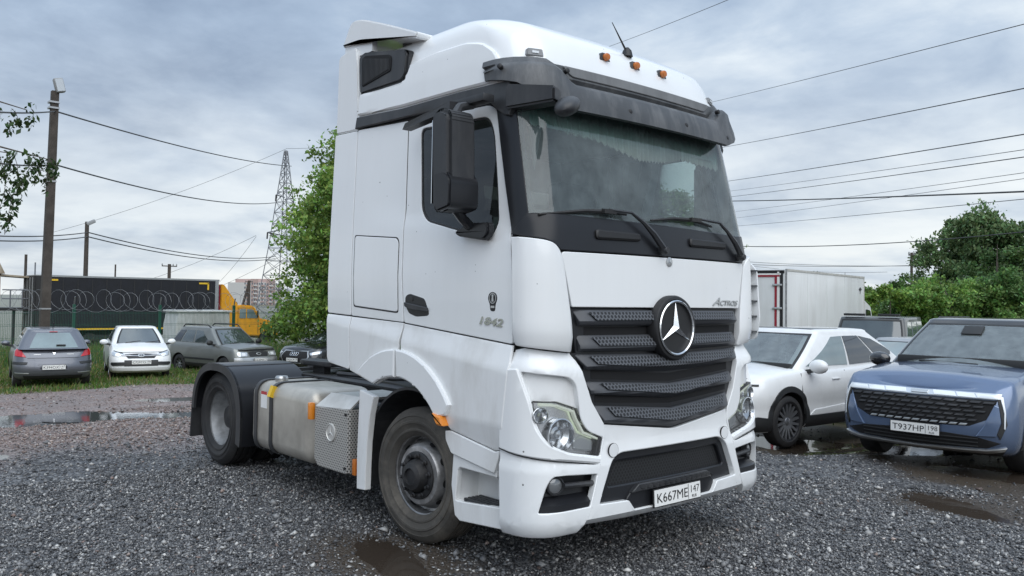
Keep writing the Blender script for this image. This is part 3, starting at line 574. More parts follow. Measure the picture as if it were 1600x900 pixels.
# ---- mirrors
for sg in (-1, 1):
    bm = prism(bmesh.new(), fillet([(-.81, 2.415), (-.83, 3.067), (-.75, 3.107), (-.63, 3.067), (-.61, 2.455), (-.67, 2.405)], .05), 'y', *sorted((sg*1.335, sg*1.575)), .03)
    mh = obj('side_mirror', bm, 'plastic', truck); mh.rotation_euler = (0, 0, 0)
    obj('mirror_glass', B((-.832, sg*1.455, 2.75), (.006, .20, .56)), 'chrome', mh)
    obj('wide_pod', prism(bmesh.new(), fillet([(-.76, 2.40), (-.78, 2.672), (-.65, 2.672), (-.597, 2.612), (-.60, 2.43)], .03), 'y', *sorted((sg*1.328, sg*1.582)), .015), 'plastic_gloss', mh)
    bm = B((-.76, sg*1.29, 3.185), (.40, .10, .055), bev=.015); tube(bm, [(-.76, sg*1.27, 3.17), (-.74, sg*1.40, 3.13), (-.72, sg*1.45, 3.07)], .03, 8); obj('upper_arm', bm, 'plastic', mh)
    hexa(bm := bmesh.new(), [(-1.53, sg*1.25, 3.10), (-1.48, sg*1.29, 3.15), (-.85, sg*1.30, 3.20), (-.85, sg*1.30, 3.14)], [(-1.53, sg*1.33, 3.10), (-1.48, sg*1.34, 3.14), (-.85, sg*1.40, 3.19), (-.85, sg*1.40, 3.13)]); obj('top_blade', bm, 'plastic', mh)
    bm = prism(bmesh.new(), fillet([(-.90, 2.295), (-.86, 2.265), (-.58, 2.225), (-.53, 2.27), (-.535, 2.345), (-.75, 2.35)], .025), 'y', *sorted((sg*1.24, sg*1.31)), .015); tube(bm, [(-.74, sg*1.28, 2.32), (-.72, sg*1.37, 2.37), (-.71, sg*1.44, 2.43)], .035, 8); obj('lower_arm', bm, 'plastic_gloss', mh)
bm = hexa(bmesh.new(), [(-.46, -1.24, 3.10), (-.46, -1.24, 3.27), (-.50, -1.08, 3.27), (-.50, -1.08, 3.10)], [(-.06, -1.17, 3.10), (-.06, -1.17, 3.20), (-.12, -1.04, 3.20), (-.12, -1.04, 3.10)])
bmesh.ops.bevel(bm, geom=list(bm.edges), offset=.015, segments=2, affect='EDGES'); fm = obj('front_mirror_arm', bm, 'plastic', truck)
bm = bmesh.new(); bmesh.ops.create_uvsphere(bm, u_segments=20, v_segments=12, radius=1); bmesh.ops.transform(bm, matrix=Matrix.Translation((-.01, -1.10, 3.065)) @ Matrix.Rotation(.45, 4, 'X') @ Matrix.Rotation(.6, 4, 'Z') @ Matrix.Diagonal((.085, .155, .06, 1)), verts=bm.verts); obj('mirror_pod', bm, 'plastic', fm)

# ---- cab interior
cab = obj('cab_floor', B((-1.25, 0, 1.50), (2.1, 2.3, .06)), 'interior', truck)
obj('cab_ceiling', B((-1.45, 0, 3.25), (2.1, 2.25, .04)), 'interior_light', truck); obj('cab_back_wall', B((-2.36, 0, 2.4), (.06, 2.3, 1.75)), 'interior', truck)
bm = hexa(bmesh.new(), [(-.28, -1.15, 1.6), (-.28, 1.15, 1.6), (-.26, 1.15, 2.36), (-.26, -1.15, 2.36)], [(-.75, -1.15, 1.6), (-.75, 1.15, 1.6), (-.66, 1.15, 2.40), (-.66, -1.15, 2.40)]); obj('dashboard', bm, 'interior_light', truck)
for y in (-.68, .68):
    st = obj('seat', B((-1.35, y, 2.0), (.55, .52, .18), bev=.05), 'seat_cloth', truck)
    obj('backrest', B((-1.66, y, 2.48), (.16, .50, .85), Matrix.Rotation(-.15, 3, 'Y'), .05), 'seat_cloth', st); obj('armrest', B((-1.45, y*.62, 2.22), (.36, .06, .06), bev=.02), 'interior', st)
obj('steering_wheel', tube(bmesh.new(), [(-.82+.12*math.sin(a), .68+.22*math.cos(a), 2.36+.19*math.sin(a)) for a in np.linspace(0, 2*math.pi, 24, endpoint=False)], .016, 6, True), 'ink', truck)
obj('bunk', B((-2.05, 0, 2.75), (.55, 2.2, .12), bev=.03), 'cloth', truck)
# curtain with scalloped fringe behind the glass
def drape(name, pts, m, parent=truck, fr=.05, n=60):
    v = []; f = []
    for i in range(n+1):
        t = i/n; k = t*(len(pts)-1); a = int(min(k, len(pts)-2)); u = k-a; p = Vector(pts[a][0]).lerp(Vector(pts[a+1][0]), u); q = Vector(pts[a][1]).lerp(Vector(pts[a+1][1]), u)
        w_ = .012*math.sin(i*2.3); q = q+Vector((w_, 0, -fr*(i % 2))); v += [p+Vector((w_, 0, 0)), q]
        if i: f.append((2*i-2, 2*i, 2*i+1, 2*i-1))
    return pyobj(name, v, f, m, parent, 60)
drape('windscreen_curtain', [((-.40, -1.08, 3.18), (-.38, -1.08, 3.02)), ((-.36, -.5, 3.20), (-.34, -.5, 2.99)), ((-.35, 0, 3.20), (-.33, 0, 2.90)), ((-.36, .3, 3.2), (-.34, .3, 2.92)), ((-.36, .5, 3.20), (-.34, .5, 2.97)), ((-.40, 1.05, 3.18), (-.38, 1.05, 2.95))], 'cloth', fr=.022, n=290)
obj('sun_blind', hexa(bmesh.new(), [(-.36, -.95, 3.0), (-.36, .95, 3.0), (-.35, .95, 3.0), (-.35, -.95, 3.0)], [(-.46, -.95, 3.2), (-.46, .95, 3.2), (-.45, .95, 3.2), (-.45, -.95, 3.2)]), 'interior_light', truck)
drape('side_curtain', [((-1.48, 1.13, 3.12), (-1.5, 1.13, 2.3)), ((-1.3, 1.12, 3.12), (-1.42, 1.12, 2.35)), ((-1.08, 1.11, 3.12), (-1.33, 1.11, 2.42))], 'interior', n=24)
bm = bmesh.new(); bmesh.ops.create_cone(bm, cap_ends=True, segments=10, radius1=.005, radius2=.05, depth=.30, matrix=Matrix.Translation((-.42, -1.0, 2.86))); obj('hanging_pennant', bm, 'interior', truck)

# ---- chassis
bm = bmesh.new()
for y in (-.43, .43): box(bm, (-3.55, y, .83), (5.3, .075, .27))
for x in (-1.0, -2.4, -3.4, -4.4, -5.2, -6.1): box(bm, (x, 0, .83), (.09, .82, .2))
obj('chassis_frame', bm, 'dark_metal', truck)
bm = B((-3.6, 0, .985), (2.2, 1.0, .02)); tube(bm, [(-2.5, -.3, 1.1), (-3.2, -.25, 1.04), (-4.2, -.3, 1.02)], .025, 6); tube(bm, [(-2.5, .1, 1.4), (-2.9, .15, 1.15), (-3.6, .1, 1.05), (-4.6, .05, 1.2)], .02, 6); box(bm, (-2.95, .2, 1.12), (.35, .5, .25), bev=.03); 
for k_, (c_, y_) in enumerate((('red_lamp', -.12), ('yellow', -.02), ('ink', .06), ('ink', .14))): obj('air_hose', tube(bmesh.new(), [(-2.46, y_, 1.75), (-2.7, y_-.02, 1.42), (-3.05, y_*1.4, 1.16), (-3.5, y_*1.2, 1.10), (-3.9, y_, 1.03)], .017, 6), c_, truck)
obj('deck_plate', bm, 'dark_metal', truck)
bm = prism(bmesh.new(), fillet([(-4.35, -.32), (-4.35, .32), (-4.8, .40), (-5.02, .34), (-5.10, .12), (-4.8, .05), (-4.8, -.05), (-5.10, -.12), (-5.02, -.34), (-4.8, -.40)], .06), 'z', 1.075, 1.125, .012); box(bm, (-4.65, -.25, 1.02), (.25, .08, .16)); box(bm, (-4.65, .25, 1.02), (.25, .08, .16)); box(bm, (-4.7, 0, .965), (.6, .8, .05))
obj('fifth_wheel', bm, 'dark_metal', truck)
bm = lathe(bmesh.new(), [(.07, -.95), (.07, .95)], (-1.485, 0, .505), 'y', 16); lathe(bm, [(.09, -.9), (.09, -.25), (.26, -.12), (.26, .12), (.09, .25), (.09, .9)], (-5.215, 0, .505), 'y', 20); obj('axle', bm, 'dark_metal', truck)
bm = B((-1.3, 0, 1.0), (1.4, .8, .75), bev=.05); box(bm, (-.7, 0, .75), (.5, 1.8, .5), bev=.05); obj('engine', bm, 'dark_metal', truck)
def tyre_prof(y0, y1, r=.505, ri=.292):
    w_ = y1-y0; e = .05
    p = [(ri, y0+.035), (ri+.02, y0+.015), (ri+.035, y0+.009), (ri+.04, y0+.003), (ri+.052, y0+.002), (ri+.057, y0+.006), (r-.12, y0-.002), (r-.115, y0-.007), (r-.10, y0-.008), (r-.095, y0-.002), (r-.065, y0+.001), (r-.062, y0-.003), (r-.05, y0+.004), (r-.022, y0+.018), (r-.004, y0+.045)]
    for k in range(1, 5):
        yy = y0+w_*k/5; p += [(r, yy-.012), (r-.014, yy-.008), (r-.014, yy+.008), (r, yy+.012)]
    return p+[(r-.004, y1-.045), (r-.03, y1-.01), (r-.10, y1), (ri+.02, y1-.015), (ri, y1-.04)]
def front_wheel(y, yaw=0):
    wh = empty('front_wheel'); wh.parent = truck; wh.location = (-1.485, y, .505)
    ty = obj('tyre', lathe(bmesh.new(), tyre_prof(-.158, .158), (0, 0, 0), 'y', 64, False), 'rubber', wh)
    rim = obj('rim', lathe(bmesh.new(), [(.298, .10), (.298, -.125), (.312, -.135), (.312, -.118), (.288, -.105), (.280, -.03), (.262, -.025), (.245, -.055), (.232, -.115), (.215, -.135), (.172, -.138), (.165, -.12), (.0001, -.12)], (0, 0, 0), 'y', 56, False), 'rim_steel', wh)
    obj('hub', lathe(bmesh.new(), [(.178, -.13), (.178, -.15), (.165, -.155), (.135, -.155), (.13, -.13), (.12, -.17), (.10, -.21), (.062, -.222), (.058, -.205), (.0001, -.205)], (0, 0, 0), 'y', 36, False), 'dark_metal', rim)
    for k in range(10):
        a = 2*math.pi*(k+.3)/10
        bm = lathe(bmesh.new(), [(.019, -.15), (.019, -.166), (.012, -.17), (.012, -.188), (.0001, -.19)], (.151*math.cos(a), 0, .151*math.sin(a)), 'y', 10, False); obj('wheel_nut', bm, 'dark_metal', rim)
        a += math.pi/10; bm = bmesh.new(); bmesh.ops.create_circle(bm, cap_ends=True, segments=14, radius=1); n_ = Vector((math.cos(a)*.96, -.28, math.sin(a)*.96)); n_.normalize()
        c_ = Vector((.246*math.cos(a), -.078, .246*math.sin(a))); t_ = Vector((-math.sin(a), 0, math.cos(a)))
        bm.transform(frame(c_+Vector((math.cos(a)*.012, -.012, math.sin(a)*.012)), t_*.030, n_.cross(t_)*.024, n_)); obj('hand_hole', bm, 'black_hole', rim, None)
    wh.rotation_euler = (0, 0, yaw); return wh
front_wheel(-1.03, R(5))
w2 = front_wheel(1.03, R(180+5))
def arcband(bm, oo, ii, y0, y1):
    n = len(oo); q = [[bm.verts.new((x, y, z)) for x, z in s_] for s_ in (oo, ii) for y in (y0, y1)]; a, b, c, d = q
    for k in range(n-1):
        for u, v in ((a, b), (b, d), (d, c), (c, a)): bm.faces.new((u[k], u[k+1], v[k+1], v[k]))
    for k in (0, n-1): bm.faces.new((a[k], b[k], d[k], c[k]))
    bmesh.ops.recalc_face_normals(bm, faces=bm.faces)
def rear_wheel(sg):
    wh = empty('rear_wheel'); wh.parent = truck; wh.location = (-5.215, sg*.85, .505); wh.rotation_euler = (0, 0, 0 if sg < 0 else math.pi)
    bm = lathe(bmesh.new(), tyre_prof(-.34, -.03), (0, 0, 0), 'y', 64, False); obj('tyre', bm, 'rubber_clean', wh)
    bm = lathe(bmesh.new(), tyre_prof(.03, .34), (0, 0, 0), 'y', 64, False); obj('tyre', bm, 'rubber_clean', wh)
    rim = obj('rim', lathe(bmesh.new(), [(.298, -.06), (.300, -.30), (.314, -.315), (.314, -.302), (.292, -.28), (.272, -.20), (.255, -.12), (.235, -.09), (.17, -.085), (.165, -.11), (.0001, -.11)], (0, 0, 0), 'y', 56, False), 'rim_grey', wh)
    obj('hub', lathe(bmesh.new(), [(.15, -.10), (.15, -.16), (.11, -.22), (.0001, -.23)], (0, 0, 0), 'y', 28, False), 'dark_metal', rim)
for sg in (-1, 1):
    rear_wheel(sg)
    y0, y1 = sorted((sg*1.265, sg*.48)); A_ = np.radians(np.linspace(-14, 176, 30)); bm = bmesh.new(); c_ = (-5.10, .50); sq = lambda v: math.copysign(abs(v)**.78, v)
    oo = [(c_[0]+.655*sq(math.cos(a)), c_[1]+.605*sq(math.sin(a))) for a in A_]; ii = [(c_[0]+.633*sq(math.cos(a)), c_[1]+.583*sq(math.sin(a))) for a in A_]; i2 = [(c_[0]+.575*sq(math.cos(a))-.02, c_[1]+.528*sq(math.sin(a))) for a in A_]
    arcband(bm, oo, ii, y0, y1)
    fd = obj('rear_fender', bm, 'plastic_gloss', truck); ya, yb = sorted((sg*1.268, sg*1.24)); bm = bmesh.new()
    arcband(bm, oo, i2, ya, yb); obj('fender_lip', bm, 'plastic', fd)
    for x_ in (-4.88, -5.32):
        zf = float(np.interp(x_, [p[0] for p in oo[::-1]], [p[1] for p in oo[::-1]])); bm = bmesh.new(); tube(bm, [(x_, y0-.001, zf), (x_, y1, zf)], .008, 6); obj('fender_seam', bm, 'plastic', fd)
    obj('mud_flap', hexa(bmesh.new(), [(-5.765, y0, .60), (-5.765, y1, .60), (-5.745, y1, .60), (-5.745, y0, .60)], [(-5.80, y0, .24), (-5.80, y1, .24), (-5.78, y1, .24), (-5.78, y0, .24)]), 'plastic', fd)
    # front mudguard liner and flap
    A_ = np.radians(np.linspace(35, 185, 18)); bm = bmesh.new(); y0, y1 = sorted((sg*1.21, sg*.72)); q = [(-1.52+.60*math.cos(a), .54+.60*math.sin(a)) for a in A_]+[(-2.10, .32)]; q2 = [(-1.52+.62*math.cos(a), .54+.62*math.sin(a)) for a in A_]+[(-2.12, .32)]
    for a in range(len(q)-1): hexa(bm, [(x, y0, z) for x, z in (q[a], q[a+1], q2[a+1], q2[a])], [(x, y1, z) for x, z in (q[a], q[a+1], q2[a+1], q2[a])])
    obj('wheel_liner', bm, 'plastic', truck)
    ya, yb = sorted((sg*1.275, sg*1.22)); obj('mudguard_edge', prism(bmesh.new(), [(-2.155, 1.09), (-1.945, 1.052), (-1.995, .90), (-2.03, .68), (-2.042, .45), (-2.045, .305), (-2.172, .296), (-2.177, .6)], 'y', ya, yb, .004), 'white_low', truck, 25)
# fuel tank, straps, cap
def rbox(x0, x1, y0, y1, z0, z1, r, m, name, parent):
    bm = B(((x0+x1)/2, (y0+y1)/2, (z0+z1)/2), (x1-x0, y1-y0, z1-z0)); bmesh.ops.bevel(bm, geom=list(bm.edges), offset=r, segments=6, affect='EDGES', profile=.5); return obj(name, bm, m, parent, 50)
for sg in (-1, 1):
    y0, y1 = sorted((sg*1.24, sg*.56)); tk = rbox(-4.30, -3.02, y0, y1, .325, 1.0, .13, 'alu_tank', 'fuel_tank', truck)
    for x_ in (-4.13, -3.80):
        sec = fillet([(y0-.012, .315), (y1+.012, .315), (y1+.012, 1.012), (y0-.012, 1.012)], .14, 6); bm = bmesh.new(); s2 = [(-(y0+y1)/-2+(a-(y0+y1)/2)*.96, .66+(b-.66)*.965) for a, b in sec]
        for i in range(len(sec)):
            j = (i+1) % len(sec); hexa(bm, [(x_-.03, *sec[i]), (x_-.03, *sec[j]), (x_-.03, *s2[j]), (x_-.03, *s2[i])], [(x_+.03, *sec[i]), (x_+.03, *sec[j]), (x_+.03, *s2[j]), (x_+.03, *s2[i])])
        bmesh.ops.remove_doubles(bm, verts=bm.verts, dist=.0005); tube(bm, [(x_, sg*1.1, .315), (x_, sg*1.06, .27)], .02, 6); obj('tank_strap', bm, 'plastic', tk)
    obj('filler_cap', lathe(bmesh.new(), [(.06, 0), (.065, .03), (.055, .05), (.0001, .052)], (-3.97, sg*1.06, 1.0), 'z', 20), 'silver', tk)
    if sg < 0:
        obj('warning_label', B((-3.965, -1.2405, .83), (.13, .004, .16)), 'plate_white', tk); obj('label_band', B((-3.965, -1.2415, .895), (.125, .004, .03)), 'red_lamp', tk)
        obj('yellow_label', prism(bmesh.new(), [(-.10, 0), (.06, 0), (.06, .004), (-.10, .004)], 'x', -3.835, -3.765).copy() if False else B((-3.80, -1.235, .92), (.062, .05, .11), Matrix.Rotation(-.35, 3, 'X')), 'yellow', tk)
        obj('tank_marker', B((-2.975, -1.262, .83), (.05, .05, .15), bev=.01), 'amber', tk)
# silencer box in punched sheet
bx = obj('exhaust_box', B((-2.63, -.93, .63), (.545, .60, .48)), 'dark_metal', truck)
def plane_s(o, x, n): 
    o, x, n = Vector(o), Vector(x), Vector(n)
    return lambda u, v: (o+x*u+n.cross(x)*v, n)
panel('punched_sheet', fillet([(-2.92, .43), (-2.92, .875), (-2.36, .905), (-2.36, .372), (-2.86, .372)], [.02, .01, .01, .03, .03]), plane_s((0, -1.255, 0), (1, 0, 0), (0, -1, 0)), 'alu_punched', bx, th=.02, bev=.004, grid=(.2, .2), holes=[oval(-2.63, .685, .075, .075, 24)])
panel('end_sheet', fillet([(-1.245, .375), (-1.245, .90), (-.75, .90), (-.75, .375)], .01), plane_s((-2.345, 0, 0), (0, 1, 0), (1, 0, 0)), 'alu_punched', bx, th=.02, bev=.003, grid=(.2, .2))
hexa(bm := bmesh.new(), [(-2.925, -1.25, .878), (-2.345, -1.25, .908), (-2.345, -1.235, .90), (-2.925, -1.235, .87)], [(-2.86, -1.13, .995), (-2.36, -1.13, 1.0), (-2.36, -1.12, .99), (-2.86, -1.12, .985)]); box(bm, (-2.6, -.87, .98), (.48, .5, .02)); obj('top_sheet', bm, 'alu_sheet', bx)
mm = frame((-2.63, -1.257, .685), (1, 0, 0), (0, 0, 1), (0, -1, 0)); rg = disc(bx, 'embossed_badge', [(.077, -.01), (.077, .006), (.070, .010), (.066, .003), (.0001, .002)], mm, 'alu_sheet', 28); star(rg, .066, mm @ Matrix.Translation((0, 0, .002)), m='alu_sheet', dp=.010)
obj('bolt', lathe(bmesh.new(), [(.012, -1.26), (.012, -1.27)], (-2.385, 0, .86), 'y', 8), 'ink', bx); obj('bolt', lathe(bmesh.new(), [(.012, -1.26), (.012, -1.27)], (-2.385, 0, .42), 'y', 8), 'ink', bx)
obj('side_reflector', B((-2.25, -1.24, .45), (.05, .04, .13), bev=.006), 'amber_dark', truck)
# ================================================================= CARS
def carpaint(name, col, rough=.3, metal=0., coat=.6, dirt=.15):
    return mat(name, col, rough, metal, coat=coat, dirt=((.16, .145, .12), dirt, 3, .6))
carpaint('paint_white', (.78, .79, .79)); carpaint('paint_blue', (.108, .158, .262), .25, .4, 1.0, .08); carpaint('paint_grey', (.135, .145, .17), .32, .5); carpaint('paint_olive', (.20, .21, .20), .33, .5, .5, .2)
carpaint('paint_black', (.012, .013, .016), .2, 0, 1, .08); carpaint('paint_silver', (.40, .41, .42), .3, .6); carpaint('paint_matt', (.075, .08, .082), .45, .2)
mat('car_glass', (.045, .06, .062), .04, 0, 1.0, coat=1.0, var=.3, vscale=1.5); mat('car_glass_light', (.17, .22, .225), .05, 0, .9, coat=1, var=.25, vscale=1.2); mat('car_glass_dark', (.012, .014, .016), .04, 0, .9, coat=1)  # pale mottled base of the light glass has reflected sky put into its colour
mat('trim', (.02, .021, .022), .55); mat('lamp_clear', (.60, .63, .66), .1, .55, coat=1); mat('lamp_bright', (.80, .83, .85), .2, .1, coat=1); mat('alloy', (.33, .34, .36), .3, .85, var=.15); mat('alloy_dark', (.05, .05, .055), .35, .7)
class Car:
    def __init__(s, name, label, L, W, H, zb, ztop, d, fx, rx, paint, cab, wb, fo, tr_=.33, rcf=.35, rcr=.3, bowf=2.6, bowr=3.2, crown=.05, group=None, cut=True, taper=.0):
        s.L, s.hw, s.H, s.zb, s.ztop, s.paint = L, W/2, H, zb, ztop, paint
        s.root = empty(name, label=label, cat='car', group=group); s.dv, s.fx, s.rx, s.taper = d, fx, rx, taper
        # plan outline of the kerb-side half (y<0), front middle to rear middle, with outward normals
        def corner(rc, bow):
            cx = -bow+math.sqrt((bow-rc)**2-(s.hw-rc)**2); phi = math.atan2(s.hw-rc, cx+bow); out = []
            for a in np.linspace(0, phi, 7): out.append((-bow+bow*math.cos(a), bow*math.sin(a), math.cos(a), math.sin(a)))
            for a in np.linspace(phi, math.pi/2, 8)[1:]: out.append((cx+rc*math.cos(a), s.hw-rc+rc*math.sin(a), math.cos(a), math.sin(a)))
            return out
        A = corner(rcf, bowf); Bk = corner(rcr, bowr); pts = [(x, -y, nx, -ny) for x, y, nx, ny in A]
        xs = np.linspace(A[-1][0], -L-Bk[-1][0], 26)[1:-1]; pts += [(x, -s.hw, 0, -1) for x in xs]; pts += [(-L-x, -y, -nx, -ny) for x, y, nx, ny in Bk[::-1]]
        s.pts = np.array(pts); dd = np.hypot(np.diff(s.pts[:, 0]), np.diff(s.pts[:, 1])); s.arc = np.concatenate([[0], np.cumsum(dd)]); s.tot = s.arc[-1]; s.crown = crown
        N = len(pts); TL = [0, .06, .14, .25, .36, .47, .58, .68, .78, .86, .93, .97, 1.0]
        bm = bmesh.new(); ring = []
        for t in TL:
            right = [s.P(*s.pts[k], t) for k in range(N)]; left = [Vector((p.x, -p.y, p.z)) for p in right[-2:0:-1]]
            ring.append([bm.verts.new(p) for p in right+left])
        M_ = len(ring[0])
        for a, b in zip(ring, ring[1:]):
            for k in range(M_): bm.faces.new((a[k], a[(k+1) % M_], b[(k+1) % M_], b[k]))
        bm.faces.new(ring[0])
        prev = [ring[-1][k] for k in range(N)]; other = [ring[-1][(M_-k) % M_] for k in range(N)]
        cols = [prev]
        for q in (.75, .4, 0, -.4, -.75):
            row = []
            for k in range(N):
                c_ = prev[k].co
                if k in (0, N-1): row.append(prev[k]); continue
                row.append(bm.verts.new((c_.x, c_.y*q, c_.z+crown*(1-q*q)*min(1, abs(c_.y)/s.hw*1.3))))
            cols.append(row)
        cols.append(other)
        for a, b in zip(cols, cols[1:]):
            for k in range(N-1):
                f = [a[k], b[k], b[k+1], a[k+1]]; f2 = []
                for v in f:
                    if v not in f2: f2.append(v)
                if len(f2) > 2:
                    try: bm.faces.new(f2)
                    except ValueError: pass
        bmesh.ops.recalc_face_normals(bm, faces=bm.faces); s.wz = tr_; s.axf, s.axr = -fo, -fo-wb
        s.body = obj('body', bm, paint, s.root, None)
        if cut:
            cb = bmesh.new()
            for x in (s.axf, s.axr):
                for y in (-s.hw, s.hw): lathe(cb, [(tr_+.055, y-.26), (tr_+.055, y+.26)], (x, 0, tr_-.0), 'y', 32)
            cu = obj('cutter', cb, 'black_hole', None, None); s.body.data.materials.append(M['black_hole'])
            for p in cu.data.polygons: p.material_index = 0
            md = s.body.modifiers.new('b', 'BOOLEAN'); md.operation = 'DIFFERENCE'; md.object = cu; md.solver = 'EXACT'; md.material_mode = 'TRANSFER'
            bpy.context.view_layer.update(); me = bpy.data.meshes.new_from_object(s.body.evaluated_get(bpy.context.evaluated_depsgraph_get())); s.body.modifiers.clear(); s.body.data = me; bpy.data.objects.remove(cu)
        me = s.body.data; me.polygons.foreach_set('use_smooth', [True]*len(me.polygons)); me.set_sharp_from_angle(angle=R(38))
        if cab: s.cabin(**cab)
    def zt(s, x): return float(lerp(-x, s.ztop[0], s.ztop[1]))
    def P(s, x, y, nx, ny, t, o=0.):
        d = float(lerp(t, s.dv[0], s.dv[1])); f = float(lerp(t, s.fx[0], s.fx[1])); r = float(lerp(t, s.rx[0], s.rx[1]))
        X = x-nx*d+nx*o; Y = y-ny*d+ny*o; kf = max(0, 1+x/.9)**1.5; kr = max(0, 1-(x+s.L)/.9)**1.5
        Y *= 1-s.taper*(max(0, 1+x/1.2)**2+max(0, 1-(x+s.L)/1.2)**2)
        return Vector((X+f*kf+r*kr, Y, s.zb+t*(s.zt(x)-s.zb)))
    def at(s, a, z, o=0.):
        """point on the body: arc length from the front middle (negative = other side), height"""
        sg = 1 if a >= 0 else -1; a = min(abs(a), s.tot)
        v = [float(lerp(a, s.arc, s.pts[:, i])) for i in range(4)]; t = min(1, max(0, (z-s.zb)/(s.zt(v[0])-s.zb))); p = s.P(*v, t, o); return Vector((p.x, p.y*sg, z))
    def F(s, a, z):
        P = s.at(a, z); u = s.at(a+.02, z)-s.at(a-.02, z); v = s.at(a, z+.02)-s.at(a, z-.02); N = v.cross(u).normalized()
        if N.dot(Vector((P.x+s.L/2, P.y*2, 0))) < 0: N = -N
        return P, N
    def Rr(s, a, z):   # measured from the rear middle, positive towards y<0
        return s.F(s.tot-a, z) if a >= 0 else s.F(-(s.tot+a), z)
    def Sd(s, sg):      # side: x, z
        k0 = 14
        def f(x, z):
            a = float(np.interp(-x, -s.pts[:, 0], s.arc)); return s.F(a if sg < 0 else -a, z)
        return f
    def cabin(s, xb, xt, wb_, wt, zb0, zt_, rc=.18, roof_paint=None, crown=.05, bow=.10, gm='car_glass', zfront=None, wins=None, paint=None, rbow=.05, front=(.93, .07, .90), rear=(.90, .12, .86), open_front=False):
        """xb, xt: front and rear x of the base and of the roof edge; wb_, wt half widths"""
        s.cb = (xb, xt, wb_, wt, zb0, zt_, rc, bow, rbow)
        def C(u, v):
            sg = 1 if u >= 0 else -1; u = min(5, abs(u)); e = v; x0 = xb[0]+(xt[0]-xb[0])*e; x1 = xb[1]+(xt[1]-xb[1])*e; w_ = wb_+(wt-wb_)*e+.035*math.sin(math.pi*e)*.6; r = rc
            z = s.zt_cab(v, u)
            bf = bow*(1-.3*v); br = rbow
            if u <= 1: y = u*(w_-r); x = x0-bf*(u*(w_-r)/w_)**2
            elif u <= 2: a = (u-1)*math.pi/2; xo = x0-bf*((w_-r)/w_)**2; x = xo-r*.9+r*.9*math.cos(a); y = w_-r+r*math.sin(a)
            elif u <= 3:
                xa = x0-bf*((w_-r)/w_)**2-r*.9; xb2 = x1+br*((w_-r)/w_)**2+r*.9; x = xa+(xb2-xa)*(u-2); y = w_
            elif u <= 4: a = (u-3)*math.pi/2; xo = x1+br*((w_-r)/w_)**2; x = xo+r*.9-r*.9*math.sin(a); y = w_-r+r*math.cos(a)
            else: y = (5-u)*(w_-r); x = x1+br*((5-u)*(w_-r)/w_)**2
            return Vector((x, -sg*y, z))
        s.zt_cab = lambda v, u: zb0+(zt_-zb0)*v
        s.C = C
        us = [0, .35, .7, 1, 1.25, 1.5, 1.75, 2, 2.25, 2.5, 2.75, 3, 3.25, 3.5, 3.75, 4, 4.35, 4.7, 5]; vs = [0, .2, .4, .6, .8, .92, 1.0]
        bm = bmesh.new(); rings = []
        for v in vs:
            h = [C(u, v) for u in us]; rings.append([bm.verts.new(p) for p in h+[Vector((p.x, -p.y, p.z)) for p in h[-2:0:-1]]])
        n = len(rings[0])
        for q, (k, dz) in enumerate(((.985, .022), (.93, .036), (.75, .046), (.4, .05))):   # rounded roof
            cx = (xt[0]+xt[1])/2; rings.append([bm.verts.new((cx+(w2.co.x-cx)*k, w2.co.y*k, zt_+crown*dz/.05)) for w2 in rings[len(vs)-1]])
        for a, b in zip(rings, rings[1:]):
            for k in range(n): bm.faces.new((a[k], a[(k+1) % n], b[(k+1) % n], b[k]))
        bm.faces.new(rings[-1]); bmesh.ops.recalc_face_normals(bm, faces=bm.faces)
        if open_front:   # real opening behind the glass, with dashboard and seats inside
            vv = {v: (r_, k) for r_, rg in enumerate(rings[:6]) for k, v in enumerate(rg)}; nu = len(us); kill = [f for f in bm.faces if all(v in vv and (vv[v][1] <= 3 or vv[v][1] >= n-3) for v in f.verts)]
            bmesh.ops.delete(bm, geom=kill, context='FACES')
            obj('dashboard', B((xb[0]-.42, 0, zb0+.035), (.55, wb_*1.75, .11), Matrix.Rotation(-.10, 3, 'Y'), .03), 'trim', s.root)
            for y in (-.36, .36):
                st = obj('seat', B((xb[0]-1.30, y, zb0+.10), (.14, .46, .50), Matrix.Rotation(-.2, 3, 'Y'), .05), 'seat_cloth', s.root); obj('headrest', B((xb[0]-1.36, y, zb0+.43), (.10, .26, .16), Matrix.Rotation(-.2, 3, 'Y'), .04), 'seat_cloth', st)
            obj('rear_bench', B((xb[0]-2.2, 0, zb0+.15), (.14, 1.2, .45), bev=.05), 'seat_cloth', s.root)
            obj('steering_wheel', tube(bmesh.new(), [(xb[0]-.72+.08*math.sin(a), .36+.18*math.cos(a), zb0+.10+.15*math.sin(a)) for a in np.linspace(0, 2*math.pi, 20, endpoint=False)], .015, 5, True), 'ink', s.root)
        cbn = obj('cabin', bm, paint or s.paint, s.root, 50)
        if roof_paint: cbn.data.materials.append(M[roof_paint]); [setattr(p, 'material_index', 1) for p in cbn.data.polygons if p.center.z > zt_-.01]
        def CS(u, v):
            P = C(u, v); a = C(u+.03, v)-C(u-.03, v); b = C(u, min(1, v+.03))-C(u, max(0, v-.03)); N = a.cross(b).normalized()
            if N.dot(Vector((P.x-(xb[0]+xb[1])/2, P.y*2, .4))) < 0: N = -N
            return P, N
        s.CS = CS; k, lo, hi = front
        if open_front: gm = 'suv_glass'
